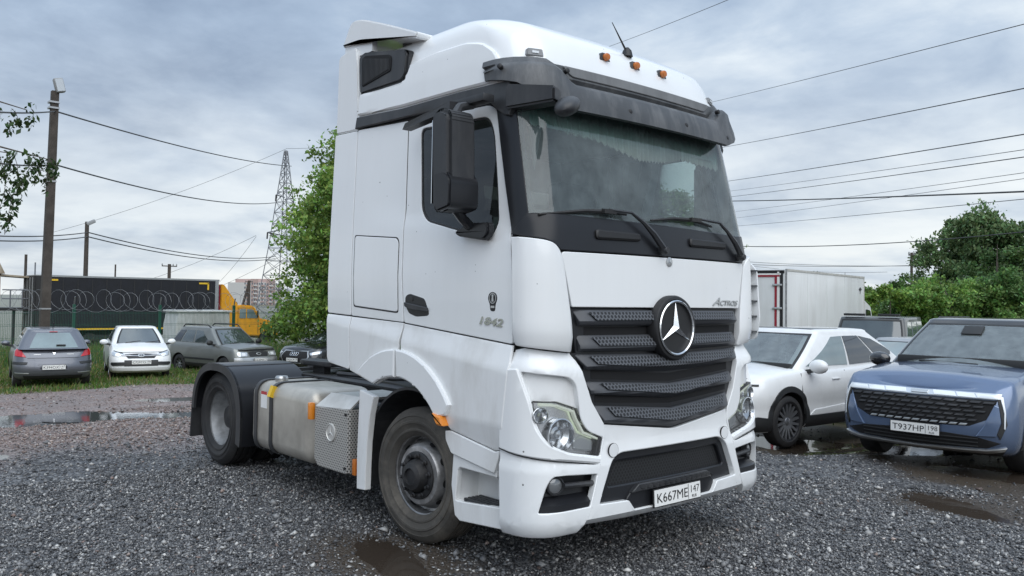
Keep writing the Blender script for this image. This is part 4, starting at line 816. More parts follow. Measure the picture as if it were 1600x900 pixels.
        s.ws = panel('windscreen', [(-k, lo), (0, lo), (k, lo), (k-.01, hi), (0, hi+.02), (-k+.01, hi)], CS, gm, s.root, off=.008, th=.01, bev=0, grid=(.12, .2)); panel('windscreen_edge', [(-k-.16, lo-.05), (k+.16, lo-.05), (k+.15, hi+.06), (-k-.15, hi+.06)], CS, 'trim', s.ws, off=.004, th=.01, bev=0, grid=(.12, .2), holes=[[(-k+.01, lo+.012), (k-.01, lo+.012), (k-.02, hi-.012), (-k+.02, hi-.012)]] if open_front else ())
        k, lo, hi = rear; kk = 5-k
        bmw = [(5-k, lo), (5, lo), (5, hi), (5-k, hi)]
        def CR(u, v): return CS(5-u if u >= 0 else -(5+u), v)
        s.rw = panel('rear_window', [(-k, lo), (k, lo), (k-.06, hi), (-k+.06, hi)], CR, gm, s.root, off=.008, th=.01, bev=0, grid=(.15, .2))
        for sg in (1, -1):
            for poly, gmm in (wins or []):
                w3 = panel('side_window', [(sg*u, v) for u, v in poly], CS, gmm, s.root, off=.008, th=.01, bev=0, grid=(.12, .2))
    def seam(s, sg, pts, w_=.008, m='trim'):
        S = s.Sd(sg); bm = tube(bmesh.new(), [S(*p)[0]+S(*p)[1]*.001 for p in pts], w_, 4); return obj('door_seam', bm, m, s.body)
    def wheels(s, r, wd, rim, spokes=10, rimmat='alloy', inset=.02):
        for x in (s.axf, s.axr):
            for sg in (-1, 1):
                wh = empty('wheel'); wh.parent = s.root; wh.location = (x, sg*(s.hw-inset-wd/2), s.wz); wh.rotation_euler = (0, 0, 0 if sg < 0 else math.pi); h = wd/2
                obj('tyre', lathe(bmesh.new(), [(rim, -h+.02), (rim+.02, -h), (r-.03, -h+.005), (r-.008, -h+.02), (r, -h+.045), (r, h-.045), (r-.008, h-.02), (r-.03, h), (rim, h-.02)], (0, 0, 0), 'y', 36, False), 'rubber_clean', wh)
                rm = obj('rim', lathe(bmesh.new(), [(rim, h-.03), (rim+.008, -h+.015), (rim+.01, -h+.004), (rim-.012, -h+.01), (rim-.03, -h+.06), (.05, -h+.07), (.0001, -h+.07)], (0, 0, 0), 'y', 36, False), rimmat if spokes == 0 else 'alloy_dark', wh)
                if spokes:
                    bm = bmesh.new()
                    for k in range(spokes):
                        a = 2*math.pi*k/spokes; b = a+.16; c1, s1, c2, s2 = math.cos(a), math.sin(a), math.cos(b), math.sin(b); r0, r1 = .035, rim-.006; w0, w1 = .022, .016
                        hexa(bm, [(r0*c1-w0*s1, -h+.03, r0*s1+w0*c1), (r0*c1+w0*s1, -h+.03, r0*s1-w0*c1), (r1*c2+w1*s2, -h+.012, r1*s2-w1*c2), (r1*c2-w1*s2, -h+.012, r1*s2+w1*c2)], [(r0*c1-w0*s1, -h+.06, r0*s1+w0*c1), (r0*c1+w0*s1, -h+.06, r0*s1-w0*c1), (r1*c2+w1*s2, -h+.05, r1*s2-w1*c2), (r1*c2-w1*s2, -h+.05, r1*s2+w1*c2)])
                    lathe(bm, [(.06, -h+.05), (.055, -h+.022), (.03, -h+.015), (.0001, -h+.014)], (0, 0, 0), 'y', 16, False); obj('spokes', bm, rimmat, rm)
    def mirrors(s, x, z, m=None, size=(.14, .22, .15)):
        for sg in (-1, 1):
            bm = bmesh.new(); bmesh.ops.create_uvsphere(bm, u_segments=14, v_segments=8, radius=1); bmesh.ops.transform(bm, matrix=Matrix.Translation((x, sg*(s.hw+.10), z)) @ Matrix.Diagonal((size[0]*.55, size[1]*.55, size[2]*.55, 1)), verts=bm.verts)
            mo = obj('door_mirror', bm, m or s.paint, s.root); obj('foot', hexa(bmesh.new(), [(x-.05, sg*(s.hw-.12), z-.12), (x+.05, sg*(s.hw-.12), z-.12), (x+.05, sg*(s.hw-.12), z-.06), (x-.05, sg*(s.hw-.12), z-.06)], [(x-.04, sg*(s.hw+.1), z-.07), (x+.04, sg*(s.hw+.1), z-.07), (x+.04, sg*(s.hw+.1), z-.02), (x-.04, sg*(s.hw+.1), z-.02)]), 'trim', mo)
    def plate(s, surf, a, z, main, reg, o=.03, w_=.52, h=.112):
        P, N = surf(a, z); x = Vector((0, 0, 1)).cross(N); x.z = 0; x.normalize(); y = Vector((0, 0, 1)); N2 = x.cross(y); return number_plate(s.root, frame(P+N2*o, x, y, N2), main, reg, w_, h)
    def sill(s, sg, z0, z1, x0, x1, m='trim', o=.012):
        S = s.Sd(sg); return panel('sill', [(x0, z0), (x1, z0), (x1, z1), (x0, z1)], S, m, s.root, off=o, th=.02, bev=.004, grid=(.2, .06))
    def arch(s, x, sg, w_=.075, m='trim', a0=-8, a1=188):
        S = s.Sd(sg); A = np.radians(np.linspace(a0, a1, 22)); r0 = s.wz+.052; r1 = r0+w_; q = [(x+r1*math.cos(a), s.wz+r1*math.sin(a)) for a in A]+[(x+r0*math.cos(a), s.wz+r0*math.sin(a)) for a in A[::-1]]
        return panel('arch_trim', q, S, m, s.root, off=.012, th=.03, bev=.005, grid=(.06, .05))
    def put(s, x, y, z, az): s.root.location = (x, y, z); s.root.rotation_euler = (0, 0, R(az)); return s
def flat(poly, n=2): return poly
def mirp(poly): return [(-a, b) for a, b in poly]
def pn(c, name, poly, surf, m, par=None, off=.006, th=.02, bev=.004, grid=(.06, .06), fil=0, **k): return panel(name, fillet(poly, fil) if fil else poly, surf, m, par or c.root, off=off, th=th, bev=bev, grid=grid, **k)

# --------------------------------------------------------------- blue SUV, front towards the camera
c = Car('suv', 'blue metallic SUV with a black slatted grille, its front over a puddle', 4.77, 1.90, 1.69, .24, ([0, .10, .3, .9, 1.25, 2.2, 3.6, 4.3, 4.77], [.92, 1.0, 1.04, 1.095, 1.12, 1.11, 1.13, 1.12, 1.02]),
        ([0, .05, .15, .3, .5, .75, .9, .97, 1], [.10, .05, .015, .0, .0, .02, .045, .075, .13]), ([0, .1, .3, .55, .8, 1], [-.10, -.02, .0, .0, -.02, -.10]), ([0, .2, .5, .8, 1], [.08, .0, .0, .02, .06]), 'paint_blue',
        dict(xb=(-1.18, -4.45), xt=(-2.05, -3.95), wb_=.84, wt=.68, zb0=1.11, zt_=1.64, rc=.14, paint='paint_black', bow=.20, gm='car_glass_light', crown=.06, front=(1.22, .05, .91), open_front=True, wins=[([(2.18, .10), (2.55, .10), (2.50, .88), (2.27, .84)], 'car_glass_dark'), ([(2.57, .10), (2.95, .12), (2.86, .84), (2.53, .88)], 'car_glass_dark')]), 2.845, .93, .37, .27, .3, 3.0, 3.2, .045)
blue = c
# black lining of the grille opening, slats, light bar
g_ = pn(c, 'grille', [(.81, .85), (0, .842), (-.81, .85), (-.70, .64), (-.54, .565), (0, .545), (.54, .565), (.70, .64)], c.F, 'black_hole', off=.004, th=.01)
rng = hash_rng(3)
for i in range(6):
    z = .832-.047*i; w_ = .785-.042*i
    for k in range(-6, 6):
        a0 = (k+(.5 if i % 2 else 0))*w_/6; a1 = a0+w_/6*.93
        if a1 > w_: continue
        pn(c, 'slat', [(a0, z-.006), (a1-.02, z-.006), (a1, z-.026), (a0+.02, z-.026)], c.F, 'plastic' if i < 5 else 'silver', g_, off=.02, th=.02, bev=.003, grid=(.1, 0))
lb = pn(c, 'light_bar', [(.86, .915), (0, .905), (-.86, .915), (-.83, .855), (0, .848), (.83, .855)], c.F, 'lamp_clear', off=.016, th=.03, bev=.006, grid=(.06, 0))
for k, (a0, a1) in enumerate(((.60, .84), (.40, .585), (.15, .385), (-.385, -.15), (-.585, -.40), (-.84, -.60))): pn(c, 'lamp_segment', [(a0+.02, .898), (a1+.02, .90), (a1-.01, .858), (a0-.01, .856)], c.F, 'lamp_bright', lb, off=.020, th=.01, bev=.002, grid=(.06, 0))
pn(c, 'emblem', [(-.10, .888), (.10, .888), (.09, .862), (-.09, .862)], c.F, 'silver', lb, off=.026, th=.01, bev=.003, grid=(0, 0))
for sg in (1, -1):
    m_ = (lambda p: p) if sg > 0 else mirp
    pn(c, 'air_blade', m_([(.80, .90), (.86, .88), (.90, .60), (.83, .44), (.80, .50), (.845, .62)]), c.F, 'trim', off=.012, th=.03, grid=(.03, .05))
    pn(c, 'daytime_lamp', m_([(.83, .89), (.865, .88), (.885, .72), (.875, .55), (.862, .56), (.868, .72)]), c.F, 'lamp_bright', off=.02, th=.02, bev=.003, grid=(.03, .05))
    pn(c, 'cheek', m_([(.775, .80), (.82, .78), (.84, .62), (.79, .47), (.60, .46), (.68, .58)]), c.F, 'paint_blue', off=.016, th=.03, bev=.008, grid=(.05, .05))
li = pn(c, 'lower_intake', [(.84, .40), (.60, .455), (.30, .475), (-.30, .475), (-.60, .455), (-.84, .40), (-.70, .335), (0, .315), (.70, .335)], c.F, 'black_hole', off=.004, th=.01)
for z in (.36, .40, .44): pn(c, 'bar', [(-.62, z), (.62, z), (.62, z-.012), (-.62, z-.012)], c.F, 'trim', li, off=.014, th=.012, bev=.002, grid=(.08, 0))
pn(c, 'bumper_lip', [(.90, .36), (.70, .325), (0, .305), (-.70, .325), (-.90, .36), (-.88, .32), (-.70, .285), (0, .27), (.70, .285), (.88, .32)], c.F, 'silver', off=.02, th=.04, bev=.006, grid=(.06, 0))
pn(c, 'front_apron', [(.90, .33), (0, .275), (-.90, .33), (-.85, .245), (.85, .245)], c.F, 'trim', off=.008, th=.03)
c.plate(c.F, .0, .49, 'T937HP', '198', .035)
c.wheels(.37, .24, .255, 10); c.mirrors(-1.55, 1.14, 'paint_black', (.16, .26, .17))
for sg in (-1, 1): c.arch(c.axf, sg); c.arch(c.axr, sg); c.sill(sg, .26, .38, -1.42, -3.35); c.seam(sg, [(-1.42, .42), (-1.36, .8), (-1.38, 1.07)]); c.seam(sg, [(-2.55, .40), (-2.52, 1.08)])
bm = tube(bmesh.new(), [(-1.30, -.45, 1.165), (-1.24, .25, 1.155)], .012, 6); obj('wiper', bm, 'trim', c.root)
obj('sensor_pod', B((-1.86, 0, 1.545), (.18, .24, .03), Matrix.Rotation(.6, 3, 'Y'), .01), 'trim', c.root)
for sg in (-1, 1): obj('roof_rail', tube(bmesh.new(), [(-2.35, sg*.60, 1.66), (-2.5, sg*.62, 1.695), (-3.6, sg*.62, 1.69), (-3.8, sg*.60, 1.65)], .018, 6), 'trim', c.root)
c.put(-.33, 4.80, -.02, -88)

# --------------------------------------------------------------- white SUV
c = Car('suv', 'pearl white SUV with black arches parked right behind the tractor unit', 4.55, 1.87, 1.67, .24, ([0, .08, .25, .9, 1.2, 2.2, 3.6, 4.2, 4.55], [.90, .96, 1.0, 1.06, 1.085, 1.06, 1.11, 1.12, 1.0]),
        ([0, .05, .15, .3, .42, .55, .75, .9, .97, 1], [.09, .05, .02, .015, .03, .0, .01, .04, .07, .12]), ([0, .1, .3, .55, .8, 1], [-.10, -.02, .0, .0, -.02, -.08]), ([0, .2, .5, .8, 1], [.08, .0, .0, .03, .08]), 'paint_white',
        dict(xb=(-1.0, -4.46), xt=(-1.90, -3.55), wb_=.83, wt=.64, zb0=1.05, zt_=1.595, rc=.16, bow=.16, gm='car_glass_light', crown=.06, front=(1.30, .05, .91), open_front=True, wins=[([(2.04, .13), (2.43, .11), (2.42, .90), (2.22, .88)], 'car_glass_light'), ([(2.455, .11), (2.76, .15), (2.73, .90), (2.44, .90)], 'car_glass_dark'), ([(2.785, .16), (3.05, .42), (2.93, .80), (2.755, .89)], 'car_glass_dark')]), 2.70, .92, .365, .40, .3, 2.4, 3.2, .06)
for sg in (-1, 1):
    m_ = (lambda p: p) if sg > 0 else mirp
    c.arch(c.axf, sg, .085); c.arch(c.axr, sg, .085); c.sill(sg, .25, .42, -1.36, -3.18)
    S_ = c.Sd(sg); panel('door_inlay', [(-1.55, .50), (-3.1, .58), (-3.1, .42), (-1.4, .42)], S_, 'paint_white', c.root, off=.01, th=.02, bev=.006, grid=(.2, .06))
    pn(c, 'bumper_corner', m_([(.55, .26), (1.22, .26), (1.20, .44), (.95, .47), (.60, .40)]), c.F, 'trim', off=.012, th=.03, grid=(.05, .06))
    hl = pn(c, 'headlight', m_([(.66, .80), (.86, .80), (.87, .60), (.83, .53), (.68, .56)]), c.F, 'trim', off=.012, th=.03, grid=(.05, .06), fil=.03)
    pn(c, 'lens', m_([(.70, .78), (.84, .78), (.84, .70), (.74, .70)]), c.F, 'lamp_clear', hl, off=.018, th=.01, grid=(.05, 0)); pn(c, 'lens', m_([(.70, .66), (.84, .66), (.83, .58), (.72, .59)]), c.F, 'lamp_clear', hl, off=.018, th=.01, grid=(.05, 0))
    pn(c, 'light_strip', m_([(.2, .905), (.95, .91), (.95, .885), (.2, .88)]), c.F, 'trim', off=.012, th=.02, grid=(.05, 0))
    c.seam(sg, [(-1.30, .45), (-1.22, .8), (-1.25, 1.03)]); c.seam(sg, [(-2.42, .44), (-2.40, 1.04)]); c.seam(sg, [(-3.25, .78), (-3.42, 1.0), (-3.4, 1.06)])
    for x in (-2.2, -3.25): pn(c, 'door_handle', [(x, .935), (x+.2, .93), (x+.2, .91), (x, .913)], S_, 'paint_white', off=.02, th=.02, grid=(0, 0))
    pn(c, 'tail_lamp', [(-4.42, 1.0), (-4.2, 1.03), (-4.2, .97), (-4.42, .93)], S_, 'red_lamp', off=.012, th=.02, grid=(.05, 0))
pn(c, 'grille', [(.62, .82), (-.62, .82), (-.55, .50), (.55, .50)], c.F, 'trim', off=.01, th=.02); c.plate(c.F, 0, .46, 'O218YX', '198', .03)
c.wheels(.365, .23, .265, 16); c.mirrors(-1.46, 1.13, None, (.17, .27, .19))
obj('roof_glass', B((-2.45, 0, 1.650), (.75, 1.0, .012), bev=.003), 'car_glass_dark', c.root)
white = c.put(-3.55, 5.13, -.20, -94)

# --------------------------------------------------------------- grey hatchback seen from behind
c = Car('hatchback', 'dark grey hatchback with red tail lamps seen from behind on the verge', 4.28, 1.815, 1.50, .22, ([0, .1, .3, .9, 1.15, 2.2, 3.6, 4.15, 4.28], [.72, .80, .84, .95, .98, 1.0, 1.03, 1.02, .98]),
        ([0, .05, .15, .3, .5, .75, .9, 1], [.10, .06, .02, .0, .0, .02, .05, .10]), ([0, .2, .55, 1], [-.06, .0, .0, -.15]), ([0, .1, .25, .5, .56, .7, 1], [.10, .02, -.02, -.02, .02, .03, .10]), 'paint_grey',
        dict(xb=(-1.0, -4.20), xt=(-1.9, -3.72), wb_=.80, wt=.60, zb0=.99, zt_=1.44, rc=.20, bow=.15, crown=.06, gm='car_glass', rbow=.10, rear=(.93, .06, .88), wins=[([(2.12, .10), (2.5, .10), (2.47, .86), (2.27, .84)], 'car_glass'), ([(2.53, .10), (2.98, .14), (2.88, .82), (2.5, .86)], 'car_glass')]), 2.61, .90, .32, .40, .42, 2.4, 2.2, .05)
c.rw.data.materials[0] = M['car_glass_light']
for sg in (-1, 1):
    m_ = (lambda p: p) if sg > 0 else mirp
    tl = pn(c, 'tail_lamp', m_([(.62, .79), (.80, .98), (1.02, 1.0), (1.04, .93), (.98, .82)]), c.Rr, 'red_lamp', off=.014, th=.03, bev=.008, grid=(.06, .06), fil=.03)
    pn(c, 'bumper_strip', m_([(.58, .67), (1.05, .68), (1.05, .61), (.62, .61)]), c.Rr, 'trim', off=.012, th=.02, fil=.02); pn(c, 'rear_reflector', m_([(.55, .40), (.95, .41), (.93, .38), (.57, .375)]), c.Rr, 'silver', off=.01, th=.02)
    pn(c, 'model_script', m_([(.30, .862), (.46, .862), (.46, .85), (.30, .85)]), c.Rr, 'silver', off=.008, th=.01, bev=.001, grid=(0, 0))
pn(c, 'tailgate_seam', [(-.60, .775), (.60, .775), (.60, .768), (-.60, .768)], c.Rr, 'trim', off=.006, th=.01, bev=0); pn(c, 'plate_recess', [(-.36, .62), (.36, .62), (.36, .46), (-.36, .46)], c.Rr, 'paint_grey', off=.0, th=.01, fil=.03); pn(c, 'diffuser', [(-.70, .34), (.70, .34), (.68, .23), (-.68, .23)], c.Rr, 'trim', off=.012, th=.03)
pn(c, 'emblem', [(-.03, .91), (.0, .935), (.03, .92), (.045, .885), (.02, .87), (.03, .84), (.0, .855), (-.03, .84), (-.01, .88), (-.045, .90)], c.Rr, 'chrome', off=.012, th=.012, bev=.003, grid=(0, 0))
c.plate(c.Rr, 0, .54, 'K394OX', '147', .03); c.wheels(.315, .205, .205, 0, 'alloy'); c.mirrors(-1.35, 1.02, None, (.14, .2, .13))
pw, nw = c.CS(5, .18); bm = tube(bmesh.new(), [pw+nw*.03+Vector((0, -.05, 0)), c.CS(4.55, .17)[0]+nw*.03], .022, 6); obj('rear_wiper', bm, 'trim', c.root)
pn(c, 'brake_lamp', [(-.22, .945), (.22, .945), (.22, .925), (-.22, .925)], lambda u, v: c.CS(5-u if u >= 0 else -(5+u), v), 'red_lamp', off=.02, th=.02, bev=0, grid=(.1, 0))
obj('aerial', tube(bmesh.new(), [(-3.5, 0, 1.49), (-3.8, 0, 1.66)], .008, 5), 'ink', c.root)
c.put(-24.25, 1.25, -.59, 171)

# --------------------------------------------------------------- white saloon facing the camera
c = Car('saloon_car', 'small white saloon car with a dark grille facing the camera on the grass', 4.26, 1.70, 1.50, .20, ([0, .1, .3, .9, 1.1, 2.2, 3.3, 4.1, 4.26], [.74, .82, .87, .97, 1.0, 1.0, 1.02, 1.02, .95]),
        ([0, .05, .15, .3, .5, .75, .9, 1], [.10, .05, .01, .0, .0, .02, .045, .10]), ([0, .15, .4, .6, 1], [-.06, .0, .0, -.02, -.14]), ([0, .2, .5, 1], [.06, 0, 0, .05]), 'paint_white',
        dict(xb=(-.98, -3.75), xt=(-1.80, -3.05), wb_=.74, wt=.56, zb0=1.0, zt_=1.45, rc=.14, bow=.14, crown=.05, gm='car_glass', front=(.95, .05, .90), wins=[([(2.14, .1), (2.52, .1), (2.48, .86), (2.28, .84)], 'car_glass'), ([(2.55, .1), (2.92, .12), (2.82, .84), (2.51, .86)], 'car_glass')]), 2.476, .82, .30, .36, .3, 2.2, 3, .05)
pn(c, 'bonnet_gap', [(-.66, .80), (.66, .80), (.66, .793), (-.66, .793)], c.F, 'trim', off=.006, th=.01, bev=0)
gr = pn(c, 'grille', [(.46, .73), (0, .755), (-.46, .73), (-.36, .62), (.36, .62)], c.F, 'trim', off=.012, th=.02); pn(c, 'chrome_bar', [(.56, .715), (.12, .70), (-.12, .70), (-.56, .715), (-.56, .695), (-.12, .675), (.12, .675), (.56, .695)], c.F, 'alloy', gr, off=.022, th=.02)
pn(c, 'emblem', oval(0, .688, .095, .042), c.F, 'silver', gr, off=.03, th=.02, bev=.005, grid=(0, 0)); pn(c, 'emblem_mark', oval(0, .688, .06, .022, 12), c.F, 'trim', gr, off=.034, th=.01, bev=0, grid=(0, 0), holes=[oval(0, .69, .035, .012, 8)])
for sg in (-1, 1):
    m_ = (lambda p: p) if sg > 0 else mirp
    hl = pn(c, 'headlight', m_([(.46, .73), (.56, .775), (.86, .83), (.90, .80), (.84, .70), (.62, .665)]), c.F, 'lamp_clear', off=.014, th=.02, fil=.03); pn(c, 'lens', m_([(.60, .74), (.70, .755), (.72, .70), (.62, .69)]), c.F, 'lamp_bright', hl, off=.02, th=.01, grid=(0, 0)); pn(c, 'brow', m_([(.50, .765), (.86, .84), (.86, .828), (.52, .75)]), c.F, 'trim', hl, off=.02, th=.01, grid=(.05, 0), bev=0)
    pn(c, 'corner_intake', m_([(.42, .52), (.85, .51), (.88, .46), (.80, .41), (.45, .42)]), c.F, 'trim', off=.012, th=.03, fil=.03)
    c.seam(sg, [(-1.2, .35), (-1.15, .95)]); c.seam(sg, [(-2.2, .35), (-2.2, .97)])
pn(c, 'lower_intake', [(.46, .57), (.46, .40), (-.46, .40), (-.46, .57)], c.F, 'trim', off=.01, th=.02); pn(c, 'bumper_lip', [(.85, .37), (-.85, .37), (-.80, .27), (.80, .27)], c.F, 'paint_white', off=.012, th=.03)
c.plate(c.F, 0, .515, 'C729TO', '198', .04); c.wheels(.295, .185, .195, 0, 'alloy'); c.mirrors(-1.28, 1.05, None, (.13, .22, .15))
for y in (-.38, .18): obj('wiper', tube(bmesh.new(), [(-1.03, y, 1.035), (-1.12, y+.42, 1.085)], .012, 5), 'trim', c.root)
obj('aerial', tube(bmesh.new(), [(-1.95, 0, 1.51), (-1.85, 0, 1.72)], .006, 5), 'ink', c.root)
c.put(-21.83, 3.30, -.66, -13)

# --------------------------------------------------------------- grey-green off-roader
c = Car('off_roader', 'dark olive grey off-roader with roof rails beside the white saloon', 4.05, 1.80, 1.65, .30, ([0, .08, .3, .95, 1.2, 2.2, 3.6, 4.05], [.88, .96, 1.0, 1.06, 1.08, 1.09, 1.10, 1.06]),
        ([0, .05, .15, .3, .5, .75, .9, 1], [.08, .04, .01, .0, .0, .02, .04, .09]), ([0, .2, .5, 1], [-.05, .0, .0, -.07]), ([0, .2, .5, 1], [.05, 0, 0, .05]), 'paint_olive',
        dict(xb=(-1.05, -3.95), xt=(-1.72, -3.55), wb_=.80, wt=.63, zb0=1.07, zt_=1.60, rc=.13, bow=.10, crown=.045, gm='car_glass', front=(.95, .06, .90), wins=[([(2.12, .1), (2.47, .1), (2.44, .86), (2.24, .84)], 'car_glass'), ([(2.51, .1), (2.78, .1), (2.76, .86), (2.48, .86)], 'car_glass'), ([(2.82, .1), (2.99, .12), (2.97, .84), (2.80, .86)], 'car_glass_dark')]), 2.45, .78, .345, .30, .25, 2.8, 3.5, .05)
gr = pn(c, 'grille', [(.40, .86), (0, .885), (-.40, .86), (-.36, .72), (.36, .72)], c.F, 'trim', off=.012, th=.02, fil=.03); pn(c, 'emblem', oval(0, .80, .10, .045), c.F, 'silver', gr, off=.022, th=.015, bev=.004, grid=(0, 0)); pn(c, 'emblem_mark', oval(0, .80, .062, .024, 12), c.F, 'trim', gr, off=.026, th=.01, bev=0, grid=(0, 0))
for sg in (-1, 1):
    m_ = (lambda p: p) if sg > 0 else mirp
    hl = pn(c, 'headlight', m_([(.44, .86), (.80, .885), (.84, .82), (.78, .73), (.46, .73)]), c.F, 'lamp_clear', off=.014, th=.02, fil=.04); pn(c, 'lens', m_([(.52, .84), (.66, .845), (.66, .75), (.53, .75)]), c.F, 'lamp_bright', hl, off=.02, th=.01, grid=(0, 0), fil=.03)
    c.sill(sg, .31, .44, -1.2, -2.85); c.seam(sg, [(-1.25, .45), (-1.2, 1.03)]); c.seam(sg, [(-2.15, .45), (-2.15, 1.05)])
    S_ = c.Sd(sg); panel('door_strip', [(-1.25, .62), (-3.0, .62), (-3.0, .56), (-1.25, .56)], S_, 'trim', c.root, off=.01, th=.02, bev=.004, grid=(.3, 0))
    obj('roof_rail', tube(bmesh.new(), [(-1.85, sg*.58, 1.62), (-2.0, sg*.60, 1.72), (-3.3, sg*.60, 1.72), (-3.45, sg*.58, 1.62)], .022, 6), 'trim', c.root)
pn(c, 'bumper', [(.92, .68), (.0, .70), (-.92, .68), (-.92, .56), (.92, .56)], c.F, 'silver', off=.03, th=.05, bev=.01, grid=(.08, .06)); pn(c, 'bumper_lower', [(.92, .56), (-.92, .56), (-.86, .34), (.86, .34)], c.F, 'trim', off=.024, th=.05, grid=(.08, .08))
c.plate(c.F, 0, .61, 'K418MM', '198', .06); c.wheels(.345, .205, .195, 8, 'alloy'); c.mirrors(-1.35, 1.15, 'trim', (.13, .22, .16))
for y in (-.42, .15): obj('wiper', tube(bmesh.new(), [(-1.08, y, 1.10), (-1.16, y+.5, 1.17)], .012, 5), 'trim', c.root)
pn(c, 'bonnet_shield', [(.78, .955), (0, .965), (-.78, .955), (-.74, .91), (0, .915), (.74, .91)], c.F, 'trim', off=.03, th=.02)
c.put(-22.9, 7.45, -.90, 14)

# --------------------------------------------------------------- black estate car half hidden by the cab
c = Car('estate_car', 'black estate car with slim headlamps half hidden behind the cab', 4.9, 1.88, 1.46, .18, ([0, .1, .3, .9, 1.4, 2.4, 3.9, 4.9], [.70, .78, .82, .92, .96, .98, 1.0, .95]),
        ([0, .05, .15, .3, .5, .75, .9, 1], [.08, .04, .01, .0, .0, .015, .04, .10]), ([0, .2, .55, 1], [-.05, .0, .0, -.12]), ([0, .2, .5, 1], [.05, 0, 0, .05]), 'paint_black',
        dict(xb=(-1.25, -4.7), xt=(-2.25, -4.2), wb_=.80, wt=.58, zb0=.95, zt_=1.40, rc=.16, bow=.16, crown=.05, gm='car_glass', wins=[([(2.14, .1), (2.5, .1), (2.47, .84), (2.28, .82)], 'car_glass'), ([(2.53, .1), (2.95, .12), (2.86, .82), (2.5, .84)], 'car_glass')]), 2.92, .92, .34, .40, .3, 2.4, 3, .05)
gr = pn(c, 'grille', [(.52, .70), (-.52, .70), (-.62, .52), (-.46, .32), (.46, .32), (.62, .52)], c.F, 'black_hole', off=.01, th=.02); pn(c, 'grille_rim', [(.56, .72), (-.56, .72), (-.66, .52), (-.49, .30), (.49, .30), (.66, .52)], c.F, 'silver', gr, off=.014, th=.02, holes=[[(.52, .70), (-.52, .70), (-.62, .52), (-.46, .32), (.46, .32), (.62, .52)]])
for k in range(4): pn(c, 'emblem_ring', oval(-.135+.09*k, .60, .06, .06, 16), c.F, 'chrome', gr, off=.03, th=.01, bev=.002, grid=(0, 0), holes=[oval(-.135+.09*k, .60, .047, .047, 16)])
for sg in (-1, 1):
    m_ = (lambda p: p) if sg > 0 else mirp
    pn(c, 'headlight', m_([(.64, .66), (.98, .72), (1.14, .73), (1.08, .64), (.70, .58)]), c.F, 'lamp_clear', off=.012, th=.02, fil=.02); pn(c, 'corner_intake', m_([(.66, .46), (1.0, .46), (.98, .26), (.62, .26)]), c.F, 'trim', off=.012, th=.02)
    c.seam(sg, [(-1.6, .3), (-1.55, .9)], .004); c.seam(sg, [(-2.7, .3), (-2.7, .95)], .004)
c.plate(c.F, 0, .42, 'E420CP', '178', .03); c.wheels(.34, .235, .255, 10, 'lamp_clear'); c.mirrors(-1.75, 1.0, None, (.14, .2, .13))
c.put(-22.75, 8.55, -.74, -72)

# --------------------------------------------------------------- square off-roader, silver saloon behind, white car at the far left
c = Car('off_roader', 'matt grey square-built off-roader behind the white SUV', 4.6, 1.93, 1.97, .35, ([0, .05, .2, 1.4, 4.6], [1.06, 1.12, 1.15, 1.20, 1.22]), ([0, .1, .3, .6, .95, 1], [.05, .01, .0, .0, .01, .04]), ([0, .2, .9, 1], [-.05, 0, -.01, -.03]), ([0, 1], [0, .02]), 'paint_matt',
        dict(xb=(-1.45, -4.57), xt=(-1.80, -4.52), wb_=.86, wt=.77, zb0=1.19, zt_=1.92, rc=.07, bow=.06, crown=.03, gm='car_glass', front=(.97, .06, .88), wins=[([(2.06, .12), (2.33, .12), (2.33, .86), (2.12, .86)], 'car_glass_light'), ([(2.38, .12), (2.63, .12), (2.63, .86), (2.38, .86)], 'car_glass_light'), ([(2.68, .12), (2.97, .12), (2.97, .86), (2.68, .86)], 'car_glass_light')]), 2.89, .85, .42, .12, .10, 6, 8, .03)
for sg in (-1, 1): obj('roof_bar', B((-1.82, sg*.42, 2.0), (.10, .52, .06), bev=.01), 'trim', c.root); obj('indicator', B((-.35, sg*.80, 1.18), (.2, .1, .06), bev=.02), 'amber', c.root)
pn(c, 'grille', [(.45, 1.0), (-.45, 1.0), (-.45, .72), (.45, .72)], c.F, 'trim', off=.01, th=.02)
for sg in (-1, 1): pn(c, 'headlight', oval(sg*.66, .88, .11, .11), c.F, 'lamp_clear', off=.015, th=.02, grid=(0, 0))
c.wheels(.42, .27, .25, 8, 'alloy_dark'); c.mirrors(-1.75, 1.35, 'trim', (.14, .24, .22)); c.plate(c.F, 0, .60, 'P550KA', '198', .03)
c.put(-6.0, 14.9, -.42, -76)
c = Car('saloon_car', 'silver saloon car whose roof shows between the white and the blue SUV', 4.6, 1.80, 1.46, .2, ([0, .1, .3, .9, 1.3, 2.4, 3.6, 4.5, 4.6], [.74, .80, .84, .93, .97, .99, 1.03, 1.04, 1.0]), ([0, .05, .15, .3, .6, .9, 1], [.08, .04, .01, .0, .0, .04, .10]), ([0, .2, .6, 1], [-.05, 0, 0, -.1]), ([0, .2, .6, 1], [.05, 0, 0, .05]), 'paint_silver',
        dict(xb=(-1.15, -4.2), xt=(-2.0, -3.3), wb_=.78, wt=.58, zb0=.97, zt_=1.40, rc=.16, bow=.15, crown=.05, gm='car_glass_light', wins=[([(2.14, .1), (2.5, .1), (2.47, .84), (2.28, .82)], 'car_glass'), ([(2.53, .1), (2.92, .12), (2.8, .82), (2.5, .84)], 'car_glass')]), 2.7, .9, .32, .4, .3, 2.4, 2.6, .05)
